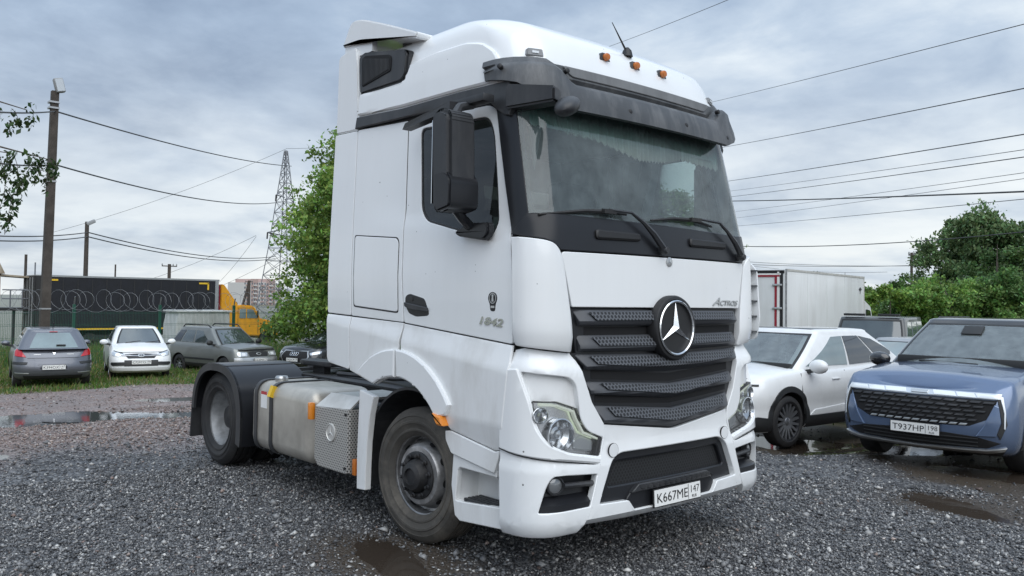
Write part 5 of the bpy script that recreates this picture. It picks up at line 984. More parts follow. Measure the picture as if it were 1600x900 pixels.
for sg in (-1, 1):
    m_ = (lambda p: p) if sg > 0 else mirp
    pn(c, 'tail_lamp', m_([(.5, .92), (.98, .94), (.98, .80), (.55, .80)]), c.Rr, 'red_lamp', off=.012, th=.02, fil=.03); pn(c, 'headlight', m_([(.5, .72), (.95, .77), (.95, .66), (.52, .62)]), c.F, 'lamp_clear', off=.012, th=.02)
c.wheels(.32, .2, .21, 7); c.mirrors(-1.6, 1.02, None, (.13, .2, .13)); pn(c, 'grille', [(.4, .66), (-.4, .66), (-.36, .5), (.36, .5)], c.F, 'trim', off=.01, th=.02)
c.put(-3.85, 10.1, -.27, -94)
c = Car('saloon_car', 'white saloon car behind the mesh fence at the far left edge', 4.5, 1.78, 1.46, .2, ([0, .1, .3, .9, 1.3, 2.4, 3.6, 4.4, 4.5], [.74, .80, .84, .93, .97, .99, 1.03, 1.03, .98]), ([0, .05, .15, .3, .6, .9, 1], [.08, .04, .01, .0, .0, .04, .10]), ([0, .2, .6, 1], [-.05, 0, 0, -.1]), ([0, .2, .6, 1], [.05, 0, 0, .05]), 'paint_white',
        dict(xb=(-1.15, -4.1), xt=(-2.0, -3.2), wb_=.77, wt=.58, zb0=.97, zt_=1.40, rc=.16, bow=.15, crown=.05, gm='car_glass', wins=[([(2.14, .1), (2.5, .1), (2.47, .84), (2.28, .82)], 'car_glass'), ([(2.53, .1), (2.92, .12), (2.8, .82), (2.5, .84)], 'car_glass')]), 2.65, .9, .32, .4, .3, 2.4, 2.6, .05)
for sg in (-1, 1): pn(c, 'headlight', [(sg*.5, .72), (sg*.95, .77), (sg*.95, .66), (sg*.52, .62)], c.F, 'lamp_clear', off=.012, th=.02)
c.wheels(.32, .2, .21, 7); c.mirrors(-1.6, 1.02, None, (.13, .2, .13))
c.put(-39.9, -.35, -1.25, 75)
# ================================================================= GROUND
CX, CY = 3.72, -4.84
FH = (math.cos(YAW), math.sin(YAW))
def sst(a, b, x): t = np.clip((x-a)/(b-a), 0, 1); return t*t*(3-2*t)
def gbase(x, y):
    dx = np.maximum(0, np.maximum(-6-x, x)); r = np.hypot(dx, y); q = (x-CX)*FH[0]+(y-CY)*FH[1]
    return np.interp(r, [1.8, 14, 40, 100, 300, 4000], [0, -.58, -1.3, -2.2, -4, -4])*sst(6, 11, q)*(1-.93*sst(-2.4, -1.0, x)*sst(2, 4, y)*(1-sst(8, 14, y)))
def vnoise(x, y, s, seed=0):
    x = np.asarray(x)*s+seed*17.3; y = np.asarray(y)*s-seed*9.1; xi = np.floor(x); yi = np.floor(y); fx = x-xi; fy = y-yi; fx = fx*fx*(3-2*fx); fy = fy*fy*(3-2*fy)
    def h(a, b): v = np.sin(a*127.1+b*311.7+seed*74.7)*43758.5453; return v-np.floor(v)
    return (h(xi, yi)*(1-fx)+h(xi+1, yi)*fx)*(1-fy)+(h(xi, yi+1)*(1-fx)+h(xi+1, yi+1)*fx)*fy
def fbm(x, y, s, o=4, seed=0): return sum(vnoise(x, y, s*2**k, seed+k)*.5**k for k in range(o))/sum(.5**k for k in range(o))
# puddles: centre, half sizes, turn, depth
PUD = [((-11.5, -1.5), (1.7, 1.0), 1.15, .085), ((-10.2, .35), (1.5, .55), 1.1, .06), ((-7.7, -3.2), (.75, .45), .9, .06), ((-1.33, -1.52), (.72, .24), -.25, .045), ((-2.0, 6.5), (1.5, 1.0), .1, .08), ((.70, 3.38), (.72, .24), -.45, .05), ((.35, 5.35), (.75, .28), .1, .05), ((-13.6, 1.7), (1.2, .6), .9, .06)]
def bowl(x, y):
    d = 0
    for (cx, cy), (a, b), th, dp in PUD:
        u = (x-cx)*math.cos(th)+(y-cy)*math.sin(th); v = -(x-cx)*math.sin(th)+(y-cy)*math.cos(th); d = d+dp*np.exp(-((u/a)**2+(v/b)**2)**1.5)
    return d
def ground_z(x, y): return gbase(x, y)-bowl(x, y)+(fbm(x, y, .9, 5, 3)-.5)*.07*sst(.3, 3, np.hypot(np.maximum(0, np.maximum(-6-x, x)), y))+(fbm(x, y, 6, 2, 9)-.5)*.012
def red_mask(x, y): return sst(6.6, 9.6, -x+1.5*np.maximum(0, -2.4-y)-.15*y+(fbm(x, y, .5, 4, 5)-.5)*4)*(1-sst(3, 7, y))
def grass_mask(x, y): return np.clip(sst(18.2, 20.0, -x+(fbm(x, y, .7, 4, 8)-.5)*3)+sst(9, 12, y+(fbm(x, y, .7, 3, 2)-.5)*2)*sst(-2, 3, -x), 0, 1)
def mud_mask(x, y):
    L = np.interp(x, [-8, -2.8, .2, 1.1, 5], [6.3, 5.3, 4.2, 3.6, 1.5]); m = sst(-.15, .35, y-L+(fbm(x, y, 1.6, 4, 4)-.5)*1.2)
    for (cx, cy), (a, b), th, dp in PUD[3:4]+PUD[5:6]: m = np.maximum(m, np.exp(-(((x-cx)/(a*1.3))**2+((y-cy)/(a*.9))**2)**2))
    return m
gx = np.concatenate([-np.geomspace(3000, 34, 16), np.arange(-32, -14, .3), np.arange(-14, 6, .11), np.geomspace(6.2, 3000, 18)])
gy = np.concatenate([-np.geomspace(3000, 11, 16), np.arange(-10, 9, .11), np.arange(9, 24, .4), np.geomspace(25, 3000, 16)])
X, Y = np.meshgrid(gx, gy, indexing='ij'); Z = ground_z(X, Y)
nx, ny = X.shape; idx = np.arange(nx*ny).reshape(nx, ny)
F4 = np.stack([idx[:-1, :-1], idx[1:, :-1], idx[1:, 1:], idx[:-1, 1:]], -1).reshape(-1, 4)
def npmesh(name, v, f, m=None, kind=None, parent=None, cols=None, smooth=False):
    me = bpy.data.meshes.new(name); k = f.shape[1]; me.vertices.add(len(v)); me.vertices.foreach_set('co', np.ascontiguousarray(v, np.float32).ravel()); me.loops.add(f.size); me.loops.foreach_set('vertex_index', f.astype(np.int32).ravel())
    me.polygons.add(len(f)); me.polygons.foreach_set('loop_start', np.arange(0, f.size, k, dtype=np.int32)); me.polygons.foreach_set('loop_total', np.full(len(f), k, np.int32)); me.update(calc_edges=True)
    if cols is not None:
        a = me.color_attributes.new('tint', 'FLOAT_COLOR', 'POINT'); a.data.foreach_set('color', np.ascontiguousarray(np.concatenate([cols, np.ones((len(v), 1))], 1), np.float32).ravel())
    if smooth: me.polygons.foreach_set('use_smooth', np.ones(len(f), bool))
    o = bpy.data.objects.new(name, me); COL.objects.link(o)
    if m: me.materials.append(M[m])
    if kind: o['kind'] = kind
    if parent is not None: o.parent = parent
    return o
def ground_material():
    m = bpy.data.materials.new('ground'); m.use_nodes = True; t = NT(m.node_tree); b = m.node_tree.nodes['Principled BSDF']; M['ground'] = m
    ob = t.n('TexCoord').outputs['Object']; at = t.n('Attribute', attribute_name='tint'); s3 = t.n('SeparateColor', i_Color=at.outputs['Color']); red, grs, mud = s3.outputs[0], s3.outputs[1], s3.outputs[2]
    vo = t.n('TexVoronoi', i_Scale=38.); t.set(vo.inputs['Vector'], ob); vc = t.n('SeparateColor', i_Color=vo.outputs['Color']).outputs[0]
    big = t.noise(ob, .8, 5, .6); fine = t.noise(ob, 90, 3)
    gsp = t.ramp(vc, [(0, (.024, .025, .028)), (.45, (.07, .072, .078)), (.75, (.13, .13, .136)), (.95, (.27, .265, .26)), (1, (.40, .39, .37))])
    gr = t.mix(t.ramp(big, [(.35, 0), (.7, .5)]), gsp, (.05, .051, .054, 1))
    rsp = t.ramp(vc, [(0, (.05, .036, .032)), (.4, (.19, .13, .115)), (.75, (.30, .225, .20)), (1, (.48, .41, .38))]); rd = t.mix(t.ramp(big, [(.38, 0), (.66, .75)]), rsp, (.19, .155, .142, 1))
    mu = t.mix(fine, (.045, .034, .025, 1), (.085, .066, .048, 1)); gg = t.mix(t.noise(ob, 3.5, 6, .7), (.055, .075, .022, 1), (.17, .145, .085, 1))
    c = t.mix(red, gr, rd); c = t.mix(mud, c, mu); c = t.mix(grs, c, gg); t.set(b.inputs['Base Color'], c)
    wet = t.ramp(t.noise(ob, .55, 4, .6), [(.42, .34), (.62, .75)]); t.set(b.inputs['Roughness'], t.mix(mud, wet, (.32, .32, .32, 1))); b.inputs['Specular IOR Level'].default_value = .45
    hgt = t.math('ADD', t.math('MULTIPLY', vo.outputs['Distance'], -1.0), t.math('MULTIPLY', fine, .35)); bp = t.n('Bump', i_Strength=.9, i_Distance=.02, i_Height=hgt); t.set(b.inputs['Normal'], bp.outputs[0])
ground_material()
cols = np.stack([red_mask(X, Y).ravel(), grass_mask(X, Y).ravel(), mud_mask(X, Y).ravel()], 1)
ground = npmesh('ground', np.stack([X.ravel(), Y.ravel(), Z.ravel()], 1), F4, 'ground', 'structure', None, cols, True)
# puddles: sheets of water, the shore is where the ground rises through them
def water_mat(name, col, rough):
    m = mat(name, col, rough, 0, .6); m.node_tree.nodes['Principled BSDF'].inputs['IOR'].default_value = 1.33
    t = NT(m.node_tree); bp = t.n('Bump', i_Strength=.05, i_Distance=.02, i_Height=t.noise(t.n('TexCoord').outputs['Object'], 9, 3)); t.set(m.node_tree.nodes['Principled BSDF'].inputs['Normal'], bp.outputs[0])
water_mat('puddle_grey', (.060, .057, .052), .02); water_mat('puddle_brown', (.045, .035, .027), .03)
for i, ((cx, cy), (a, b), th, dp) in enumerate(PUD):
    rr = np.linspace(0, 1.45, 8); aa = np.linspace(0, 2*math.pi, 28, endpoint=False); v = []; f = []
    for r_ in rr:
        for t_ in aa: u, w_ = r_*a*math.cos(t_), r_*b*math.sin(t_); v.append((cx+u*math.cos(th)-w_*math.sin(th), cy+u*math.sin(th)+w_*math.cos(th)))
    v = np.array(v); z = gbase(v[:, 0], v[:, 1])-dp*(.46 if i in (3, 5) else .33); n = len(aa)
    f = np.array([(k*n+j, k*n+(j+1) % n, (k+1)*n+(j+1) % n, (k+1)*n+j) for k in range(7) for j in range(n)]); npmesh('puddle', np.column_stack([v, z]), f, 'puddle_brown' if i in (3, 4, 5, 6) else 'puddle_grey', 'structure', None, None, True)
# ---- loose stones
NG = np.random.default_rng(7)
def vcmat(name, rough, spec=.4, trans=0, bump=0):
    m = mat(name, (.5, .5, .5), rough, 0, spec); t = NT(m.node_tree); b = m.node_tree.nodes['Principled BSDF']; at = t.n('Attribute', attribute_name='tint'); t.set(b.inputs['Base Color'], at.outputs['Color'])
    if trans:
        tl = t.n('BsdfTranslucent', i_Color=at.outputs['Color']); mx_ = t.n('MixShader', i_0=trans, i_1=b.outputs[0], i_2=tl.outputs[0]); t.set(m.node_tree.nodes['Material Output'].inputs[0], mx_.outputs[0])
vcmat('stones', .45, .5); vcmat('leaves', .5, .35, .35); vcmat('blades', .6, .3, .25)
def scatter_stones(n, dmin, dmax, pw):
    d = dmin+(dmax-dmin)*NG.random(n)**pw; az = YAW+(NG.random(n)-.5)*1.24; x = CX+d*np.cos(az); y = CY+d*np.sin(az)
    k = ~((bowl(x, y) > .034)); g_ = grass_mask(x, y); m_ = mud_mask(x, y); k &= NG.random(n) > np.clip(g_*1.5+m_*.93, 0, .985); return x[k], y[k], d[k]
xs, ys, ds = [np.concatenate(q) for q in zip(scatter_stones(150000, 5.2, 9.5, .85), scatter_stones(66000, 9, 16.5, 1.0), scatter_stones(9000, 16, 24, 1.1))]
n = len(xs); red = red_mask(xs, ys); size = np.clip(NG.lognormal(math.log(.0084), .42, n), .006, .034)*(1+.35*np.clip((ds-8)/8, 0, 1.4))
o6 = np.array([(1, 0, 0), (-1, 0, 0), (0, 1, 0), (0, -1, 0), (0, 0, 1), (0, 0, -1)], float); tri = np.array([(0, 2, 4), (2, 1, 4), (1, 3, 4), (3, 0, 4), (2, 0, 5), (1, 2, 5), (3, 1, 5), (0, 3, 5)])
V = o6[None]*(NG.uniform(.55, 1.25, (n, 6, 1)))*np.stack([NG.uniform(.8, 1.5, n), NG.uniform(.7, 1.2, n), NG.uniform(.5, .85, n)], 1)[:, None, :]+NG.normal(0, .22, (n, 6, 3)); V *= size[:, None, None]
a = NG.random(n)*6.283; ca, sa = np.cos(a)[:, None], np.sin(a)[:, None]; V = np.stack([V[..., 0]*ca-V[..., 1]*sa, V[..., 0]*sa+V[..., 1]*ca, V[..., 2]], -1)
V += np.stack([xs, ys, ground_z(xs, ys)+size*NG.uniform(.1, .6, n)], 1)[:, None, :]
pal = np.array([(.036, .037, .040), (.073, .074, .078), (.117, .118, .121), (.17, .17, .172), (.23, .229, .226), (.32, .315, .305), (.46, .45, .43)]); c0 = pal[NG.choice(7, n, p=[.20, .24, .21, .16, .10, .06, .03])]
palr = np.array([(.075, .054, .047), (.17, .122, .105), (.24, .182, .157), (.31, .25, .222), (.15, .142, .137), (.45, .40, .37)]); c1 = palr[NG.choice(6, n, p=[.2, .28, .2, .12, .15, .05])]
k = NG.random(n) < np.clip(red*.9+.02, 0, 1); c0[k] = c1[k]; c0 *= NG.uniform(.88, 1.3, (n, 1))
gv = npmesh('gravel', V.reshape(-1, 3), (tri[None]+(np.arange(n)*6)[:, None, None]).reshape(-1, 3), 'stones', 'stuff', None, np.repeat(c0, 6, 0)); tag(gv, 'loose crushed stones covering the yard', 'gravel')
# ---- grass
def blades(n, xr, yr, h, thr, seed, dens=None):
    G = np.random.default_rng(seed); x = G.uniform(*xr, n); y = G.uniform(*yr, n); k = G.random(n) < grass_mask(x, y)*(.25+fbm(x, y, .6, 3, 3))*thr; x, y = x[k], y[k]; m = len(x)
    hh = h*G.lognormal(0, .4, m)*(.55+.6*fbm(x, y, .5, 3, 6)); a = G.random(m)*6.283; w_ = .012+.012*G.random(m); l = G.normal(0, .35, (m, 2))*hh[:, None]; z = ground_z(x, y)
    b0 = np.stack([x-np.cos(a)*w_, y-np.sin(a)*w_, z], 1); b1 = np.stack([x+np.cos(a)*w_, y+np.sin(a)*w_, z], 1); tp = np.stack([x+l[:, 0], y+l[:, 1], z+hh], 1)
    c = np.stack([G.uniform(.05, .13, m), G.uniform(.11, .20, m), G.uniform(.02, .045, m)], 1); dry = G.random(m) < .22; c[dry] = np.stack([G.uniform(.18, .30, dry.sum()), G.uniform(.16, .25, dry.sum()), G.uniform(.07, .12, dry.sum())], 1)
    return np.stack([b0, b1, tp], 1).reshape(-1, 3), np.arange(m*3).reshape(-1, 3), np.repeat(c, 3, 0)
parts_ = [blades(70000, (-31, -18), (-5, 16), .085, 1.1, 1), blades(30000, (-48, -30), (-3, 26), .40, 1.2, 2), blades(14000, (-18, -3), (9, 26), .22, 1.0, 3)]
off = np.cumsum([0]+[len(p[0]) for p in parts_]); gr_ = npmesh('grass', np.concatenate([p[0] for p in parts_]), np.concatenate([p[1]+o_ for p, o_ in zip(parts_, off)]), 'blades', 'stuff', None, np.concatenate([p[2] for p in parts_])); tag(gr_, 'rough green grass along the edge of the yard', 'grass')

# ================================================================= TREES
mat('bark', (.075, .062, .05), .85, var=.4, vscale=6, bump=.5, bscale=25); mat('bark_birch', (.42, .41, .39), .8, var=.3, vscale=3, dirt=((.04, .04, .04), .9, 3, .4))
def leaf_cloud(cent, per, spread, ls, seed, hue, flat_=.7, droop=0.):
    G = np.random.default_rng(seed); n = len(cent)*per; c = np.repeat(cent, per, 0)+G.normal(0, 1, (n, 3))*np.array([spread, spread, spread*flat_])
    nrm = G.normal(0, 1, (n, 3))+np.array([0, 0, .55]); nrm /= np.linalg.norm(nrm, axis=1)[:, None]; t_ = np.cross(nrm, G.normal(0, 1, (n, 3))); t_ /= np.linalg.norm(t_, axis=1)[:, None]; t_[:, 2] -= droop; b_ = np.cross(nrm, t_)
    s = ls*G.uniform(.6, 1.35, n)[:, None]; q = np.stack([c-t_*s, c+b_*s*.55, c+t_*s, c-b_*s*.55], 1).reshape(-1, 3)
    base = np.array(hue)[None]*G.uniform(.65, 1.45, (n, 1)); cl = np.repeat(G.uniform(.55, 1.5, (len(cent), 1)), per, 0); base = base*cl; base[:, 0] *= G.uniform(.8, 1.3, n)
    return q, np.arange(n*4).reshape(-1, 4), np.repeat(base, 4, 0)
def tree(name, label, x, y, z0, h, rad, ncl, per, ls, hue, seed, trunk_h=.18, group=None, shape='round', cat='tree', trunk='bark', spread=.15, tr_r=None):
    G = np.random.default_rng(seed); root = empty(name, (x, y, z0), 0, label, cat, group); ch = h*(1-trunk_h); cen = []
    nl = max(9, ncl//(6 if shape == 'birch' else 14)); lum = []
    while len(lum) < nl:
        p = G.uniform(-1, 1, 3); r_ = np.linalg.norm(p)
        if r_ > 1 or r_ < .5+.2*G.random(): continue
        t = (p[2]+1)/2; prof = {'round': 1.0, 'cone': 1.12*(1-t)**1.0+.10, 'column': .9, 'birch': (1-t)**.55*1.05+.1}[shape]
        if shape != 'round': a = G.random()*6.283; rr = math.sqrt(G.random()); p = np.array([rr*math.cos(a), rr*math.sin(a), p[2]])
        lob = 1+.28*math.sin(3*math.atan2(p[1], p[0])+seed)+.16*math.sin(7*t+seed*2)
        lum.append((p[0]*rad*prof*lob, p[1]*rad*prof*lob, h*trunk_h+t*ch))
    lum = np.array(lum); lr = rad*(.12 if shape == 'birch' else .20)*G.uniform(.6, 1.4, nl); k_ = G.integers(0, nl, ncl); dv_ = G.normal(0, 1, (ncl, 3)); dv_ /= np.linalg.norm(dv_, axis=1)[:, None]; cen = lum[k_]+dv_*(lr[k_]*G.random(ncl)**.4)[:, None]*np.array([1, 1, .75]); lt = G.uniform(.62, 1.35, nl)[k_]
    v, f, c = leaf_cloud(cen, per, rad*.5*spread, ls, seed+1, hue, .7, .5 if shape == 'birch' else 0)
    cr = npmesh('crown', v, f, 'leaves', None, root, c); R0 = tr_r or h*.018
    bm = tube(bmesh.new(), [(0, 0, -.3), (.02*h*.3, 0, h*.3), (-.01*h, .01*h, h*.6), (0, 0, h*.95)], [R0*1.2, R0, R0*.6, R0*.12], 8)
    for k in range(9):
        q = cen[int(G.integers(len(cen)))]; zz = max(h*trunk_h*.7, q[2]-.35*h*G.random()-.1*h); tube(bm, [(0, 0, zz), (q[0]*.5, q[1]*.5, (zz+q[2])/2+.02*h), tuple(q)], [R0*.5, R0*.3, R0*.08], 5)
    obj('trunk', bm, trunk, root); return root
tree('maple_tree', 'tall green maple tree beside the tail of the white cab', -24.5, 13.2, -.9, 10.3, 5.0, 2400, 52, .085, (.165, .275, .060), 11, .05, shape='cone', spread=.085)
tree('maple_tree', 'leafy tree seen far behind through the cab windows', -24.2, 30.4, -1.3, 9.4, 2.6, 800, 45, .09, (.16, .25, .075), 12, .12)
G = np.random.default_rng(44); wc = []
for k in range(420):
    a = R(G.uniform(118, 150)); d = G.uniform(62, 74); hh = 3.2+2.0*fbm(a*40, 0., .6, 3, 2); wc.append((CX+d*math.cos(a), CY+d*math.sin(a), -1.9+G.random()**.8*hh))
v, f, c = leaf_cloud(np.array(wc), 60, .55, .17, 45, (.10, .17, .05)); wd = npmesh('woods', v, f, 'leaves', 'stuff', None, c); tag(wd, 'far green undergrowth along the horizon behind the tractor unit', 'woods')
GR = 'trees along the far side of the yard'
for nm, lb, x, y, h, r_, nc, hue, sd_, sh, ls in (
    ('birch_tree', 'tallest grey-green birch rising above the far tree bank', -17.9, 56.5, 10.1, 4.2, 260, (.052, .085, .034), 21, 'birch', .15),
    ('birch_tree', 'dark birch at the right end of the far tree bank', -14.4, 57.5, 9.3, 4.0, 240, (.038, .070, .026), 22, 'birch', .15),
    ('birch_tree', 'slender birch with a ragged top just left of the tallest birch', -20.4, 58.0, 9.6, 2.0, 90, (.045, .075, .030), 23, 'birch', .15),
    ('bushy_tree', 'light green bushy tree right beside the white box body', -15.3, 37.5, 4.1, 1.9, 120, (.085, .145, .030), 24, 'round', .13),
    ('bushy_tree', 'dark green bush under the wooden pole in the tree bank', -15.6, 42.0, 5.0, 2.3, 120, (.045, .085, .024), 25, 'round', .13),
    ('bushy_tree', 'broad light green tree in the middle of the tree bank', -13.5, 40.5, 4.6, 2.5, 170, (.075, .135, .032), 26, 'round', .13),
    ('bushy_tree', 'rounded green tree above the roof of the blue SUV', -11.5, 40.5, 3.9, 2.4, 150, (.065, .115, .030), 27, 'round', .13),
    ('bushy_tree', 'dark green tree at the right edge behind the blue SUV', -9.8, 41.5, 4.9, 2.6, 150, (.040, .080, .024), 28, 'round', .13),
    ('bushy_tree', 'low shrubby tree showing over the white box body', -22.0, 46.0, 5.6, 2.6, 110, (.055, .10, .028), 29, 'round', .14),
    ('bushy_tree', 'dense dark tree below the tallest birch', -15.2, 52.0, 7.6, 3.0, 170, (.034, .066, .022), 30, 'round', .15),
    ('bushy_tree', 'dense green tree below the dark birch', -13.6, 53.0, 7.2, 3.2, 170, (.042, .078, .024), 31, 'round', .15)):
    tree(nm, lb, x, y, float(gbase(x, y)), h, r_, int(nc*3.2), 42, ls*.70, tuple(q*2.1 for q in hue), sd_, .10, GR, sh)
# birch whose hanging twigs reach into the picture from the left
bt = empty('birch_tree', (-10.6, -5.3, -.1), 0, 'birch with hanging leafy twigs reaching in at the left edge', 'tree')
bm = tube(bmesh.new(), [(0, 0, -.2), (.05, .1, 2.5), (.1, .3, 5), (.1, .4, 8)], [.16, .13, .10, .05], 8); G = np.random.default_rng(5); tw = []; 
for (p0, p1) in (((.1, .35, 4.6), (1.55, 2.95, 4.40)), ((.1, .3, 3.9), (1.65, 3.2, 3.75)), ((.05, .25, 3.5), (1.5, 2.75, 3.80))): tube(bm, [p0, tuple(np.array(p0)*.4+np.array(p1)*.6+np.array((0, 0, .25))), p1], [.035, .02, .006], 5)
strands = [((1.50, 2.80, 4.40), .35), ((1.57, 2.98, 4.42), .25), ((1.40, 2.55, 3.80), .65), ((1.50, 2.68, 3.78), 1.10), ((1.53, 2.82, 3.80), .95), ((1.58, 2.95, 3.78), .50), ((1.60, 3.10, 3.76), .38), ((1.66, 3.22, 3.72), .40), ((1.48, 2.75, 3.82), .35), ((1.45, 2.62, 3.0), .32), ((1.52, 2.78, 3.3), .60), ((1.57, 3.02, 3.80), .28), ((1.62, 3.16, 3.74), .22), ((1.45, 2.60, 4.35), .15)]
for (p, l) in strands:
    q = [np.array(p)+np.array((.05*math.sin(k*1.3+p[1]*9), .05*math.cos(k*.9+p[0]*7), -l*k/6)) for k in range(7)]; tube(bm, [tuple(a_) for a_ in q], .004, 4)
    for k in range(int(34*l)+8): t_ = G.random()*6; a_ = int(min(t_, 5)); tw.append(q[a_]+(q[a_+1]-q[a_])*(t_-a_)+G.normal(0, .035, 3))
obj('trunk', bm, 'bark', bt); v, f, c_ = leaf_cloud(np.array(tw), 3, .028, .030, 77, (.035, .070, .020), 1, .6); npmesh('leaves', v, f, 'leaves', None, bt, c_)

# ================================================================= BACKGROUND: fence, trailer, huts
mat('fence_green', (.012, .085, .055), .45); mat('wire_metal', (.20, .21, .22), .45, .6); mat('curtain', (.006, .007, .012), .6, var=.3, vscale=2, bump=.3, bscale=3); mat('frame_black', (.02, .02, .022), .5); mat('yellow_paint', (.72, .33, .012), .35, coat=.5, var=.1, dirt=((.25, .15, .04), .3, 2, 1)); mat('rust_beige', (.36, .31, .235), .8, var=.2, dirt=((.16, .085, .04), .7, 2.5, .5)); mat('corr_white', (.62, .64, .63), .5, var=.1, dirt=((.35, .33, .29), .5, 2, .4)); mat('concrete', (.068, .058, .05), .9, var=.3, vscale=3, bump=.3, bscale=30); mat('wood_pole', (.07, .058, .05), .9, var=.3); mat('lamp_grey', (.30, .31, .32), .5); mat('cable', (.05, .052, .056), .6); mat('steel_far', (.17, .18, .20), .6, .3); mat('box_white', (.74, .755, .76), .38, coat=.2, dirt=((.45, .44, .42), .45, 1.2, .25)); mat('box_red', (.30, .015, .03), .4); mat('steel', (.42, .43, .44), .4, .7)
FX = -31.25; fence = empty('mesh_fence', (FX, 0, -1.0), 0, 'green welded mesh fence with posts in front of the dark trailer', 'fence')
PY = [-5.6, -2.4, .7, 3.77, 6.96, 10.06, 13.0, 16.1, 19.2]
for y in PY:
    po = obj('post', B((0, y, 1.2), (.09, .10, 2.45)), 'fence_green', fence); obj('bracket', tube(bmesh.new(), [(0, y, 2.4), (.12, y, 2.72)], .025, 5), 'wire_metal', po)
for y0, y1 in zip(PY, PY[1:]):
    bm = bmesh.new(); n_ = int((y1-y0)/.055)
    for k in range(1, n_): q = y0+(y1-y0)*k/n_; box(bm, (-.04, q, 1.15), (.006, .008, 2.0))
    for z in (.18, .6, .66, 1.1, 1.16, 1.6, 1.66, 2.08, 2.13): box(bm, (-.033, (y0+y1)/2, z), (.008, y1-y0, .009))
    pn_ = obj('mesh_panel', bm, 'fence_green', fence, None); pn_['kind'] = 'stuff'
Gz = hash_rng(4); pts = []; nt_ = 62
for k in range(nt_*14): a = 2*math.pi*k/14; y = -5+k/14*.40; rr = .40+.06*math.sin(k*.21); pts.append((FX+.10+rr*.5*math.cos(a+.4), y+.36*math.cos(a)+.16*math.sin(k*.113), 1.56+rr*math.sin(a)))
tag(obj('razor_wire', tube(bmesh.new(), pts, .006, 4), 'wire_metal'), 'looped razor wire coiled along the top of the mesh fence', 'razor wire')
# dark curtain-sided trailer with a yellow bonneted tractor
t_ = empty('box_trailer', (-49.2, 6.2, -1.5), 0, 'long black curtain-sided trailer behind the mesh fence', 'trailer'); TL_ = 10.5; H0, H1 = 1.30, 4.32
obj('curtain', B((-1.25, TL_/2, (H0+H1)/2), (2.5, TL_-.1, H1-H0-.1)), 'curtain', t_)
for k in range(13): obj('curtain_strap', B((.008, .6+k*.78, (H0+H1)/2), (.012, .05, H1-H0-.3)), 'frame_black', t_)
obj('roof_edge', B((-1.25, TL_/2, H1), (2.54, TL_, .10)), 'steel', t_); obj('side_rail', B((-1.24, TL_/2, H0-.02), (2.56, TL_, .09)), 'yellow', t_)
for y in (.14, TL_-.16): obj('corner_post', B((-1.25, y, (H0+H1)/2), (2.56, .30 if y < 1 else .22, H1-H0)), 'steel' if y > 1 else 'frame_black', t_)
rd_ = obj('rear_door', B((-1.25, -.06, (H0+H1)/2), (2.5, .08, H1-H0)), 'frame_black', t_)
for k in range(4): obj('lock_rod', tube(bmesh.new(), [(-.25-k*.65, -.12, H0+.1), (-.25-k*.65, -.12, H1-.1)], .03, 6), 'steel', rd_)
for y, s_ in ((.55, 1), (TL_-.75, -1)):
    bm = B((.02, y+.25*s_, H1-.22), (.02, .62, .10)); box(bm, (.02, y-.02*s_, H1-.42), (.02, .10, .42)); obj('corner_marking', bm, 'yellow', t_)
obj('chassis', B((-1.25, TL_/2, 1.0), (1.2, TL_-.4, .3)), 'frame_black', t_); obj('side_guard', B((-.05, TL_*.45, .75), (.05, 4, .35)), 'frame_black', t_)
for y in (1.6, 2.9, 4.2):
    for x in (-.25, -2.25): wh = obj('wheel', lathe(bmesh.new(), [(.28, -.18), (.5, -.18), (.52, 0), (.5, .18), (.28, .18), (.2, .1), (.0001, .1)], (x, y, .52), 'x', 24, False), 'rubber_clean', t_)
ml_ = obj('marker_lamp', B((.02, 5.9, .95), (.04, .14, .09)), 'amber', t_)
yt = empty('bonneted_truck', (-49.5, 16.95, -1.55), 0, 'yellow bonneted truck cab coupled to the black trailer', 'truck')
slp = prism(bmesh.new(), fillet([(0, .95), (0, 4.15), (.22, 4.10), (.62, 3.55), (1.02, 3.0), (1.15, 2.9), (1.15, .95)], [.02, .1, .2, .2, .2, .05, .02]), 'x', -2.35, 0, .04); slp.transform(Matrix(((1, 0, 0, 0), (0, 1, 0, 0), (0, 0, 1, 0), (0, 0, 0, 1)))); obj('sleeper', slp, 'yellow_paint', yt)
cbx = obj('cab', prism(bmesh.new(), fillet([(1.10, .75), (1.10, 2.72), (1.4, 2.82), (2.3, 2.74), (2.72, 2.02), (2.75, .75)], [.02, .1, .2, .25, .1, .05]), 'x', -2.3, -.05, .04), 'yellow_paint', yt); hd_ = obj('bonnet', prism(bmesh.new(), fillet([(2.7, .6), (2.7, 1.95), (3.6, 1.75), (4.15, 1.4), (4.2, .6)], [.02, .1, .3, .2, .1]), 'x', -2.0, -.35, .05), 'yellow_paint', yt)
for q in ([(1.28, 1.92), (1.30, 2.52), (1.72, 2.55), (1.74, 1.92)], [(1.82, 1.92), (1.80, 2.54), (2.22, 2.50), (2.52, 1.98), (2.5, 1.92)]): obj('side_window', prism(bmesh.new(), fillet(q, .05), 'x', -.08, -.02), 'car_glass_light', cbx)
obj('windscreen', B((-1.2, 2.56, 2.35), (1.9, .02, .75), Matrix.Rotation(.53, 3, 'X')), 'car_glass', cbx); obj('door_seam', tube(bmesh.new(), [(-.045, 1.2, .9), (-.045, 1.2, 2.6), (-.045, 2.25, 2.6), (-.045, 2.6, 1.9), (-.045, 2.6, .9)], .015, 4), 'frame_black', cbx); obj('red_panel', B((-1.2, -.06, 3.1), (2.2, .08, 1.9)), 'box_red', yt); obj('exhaust', tube(bmesh.new(), [(-.2, 1.1, 1.0), (-.2, 1.1, 3.0)], .07, 8), 'frame_black', yt)
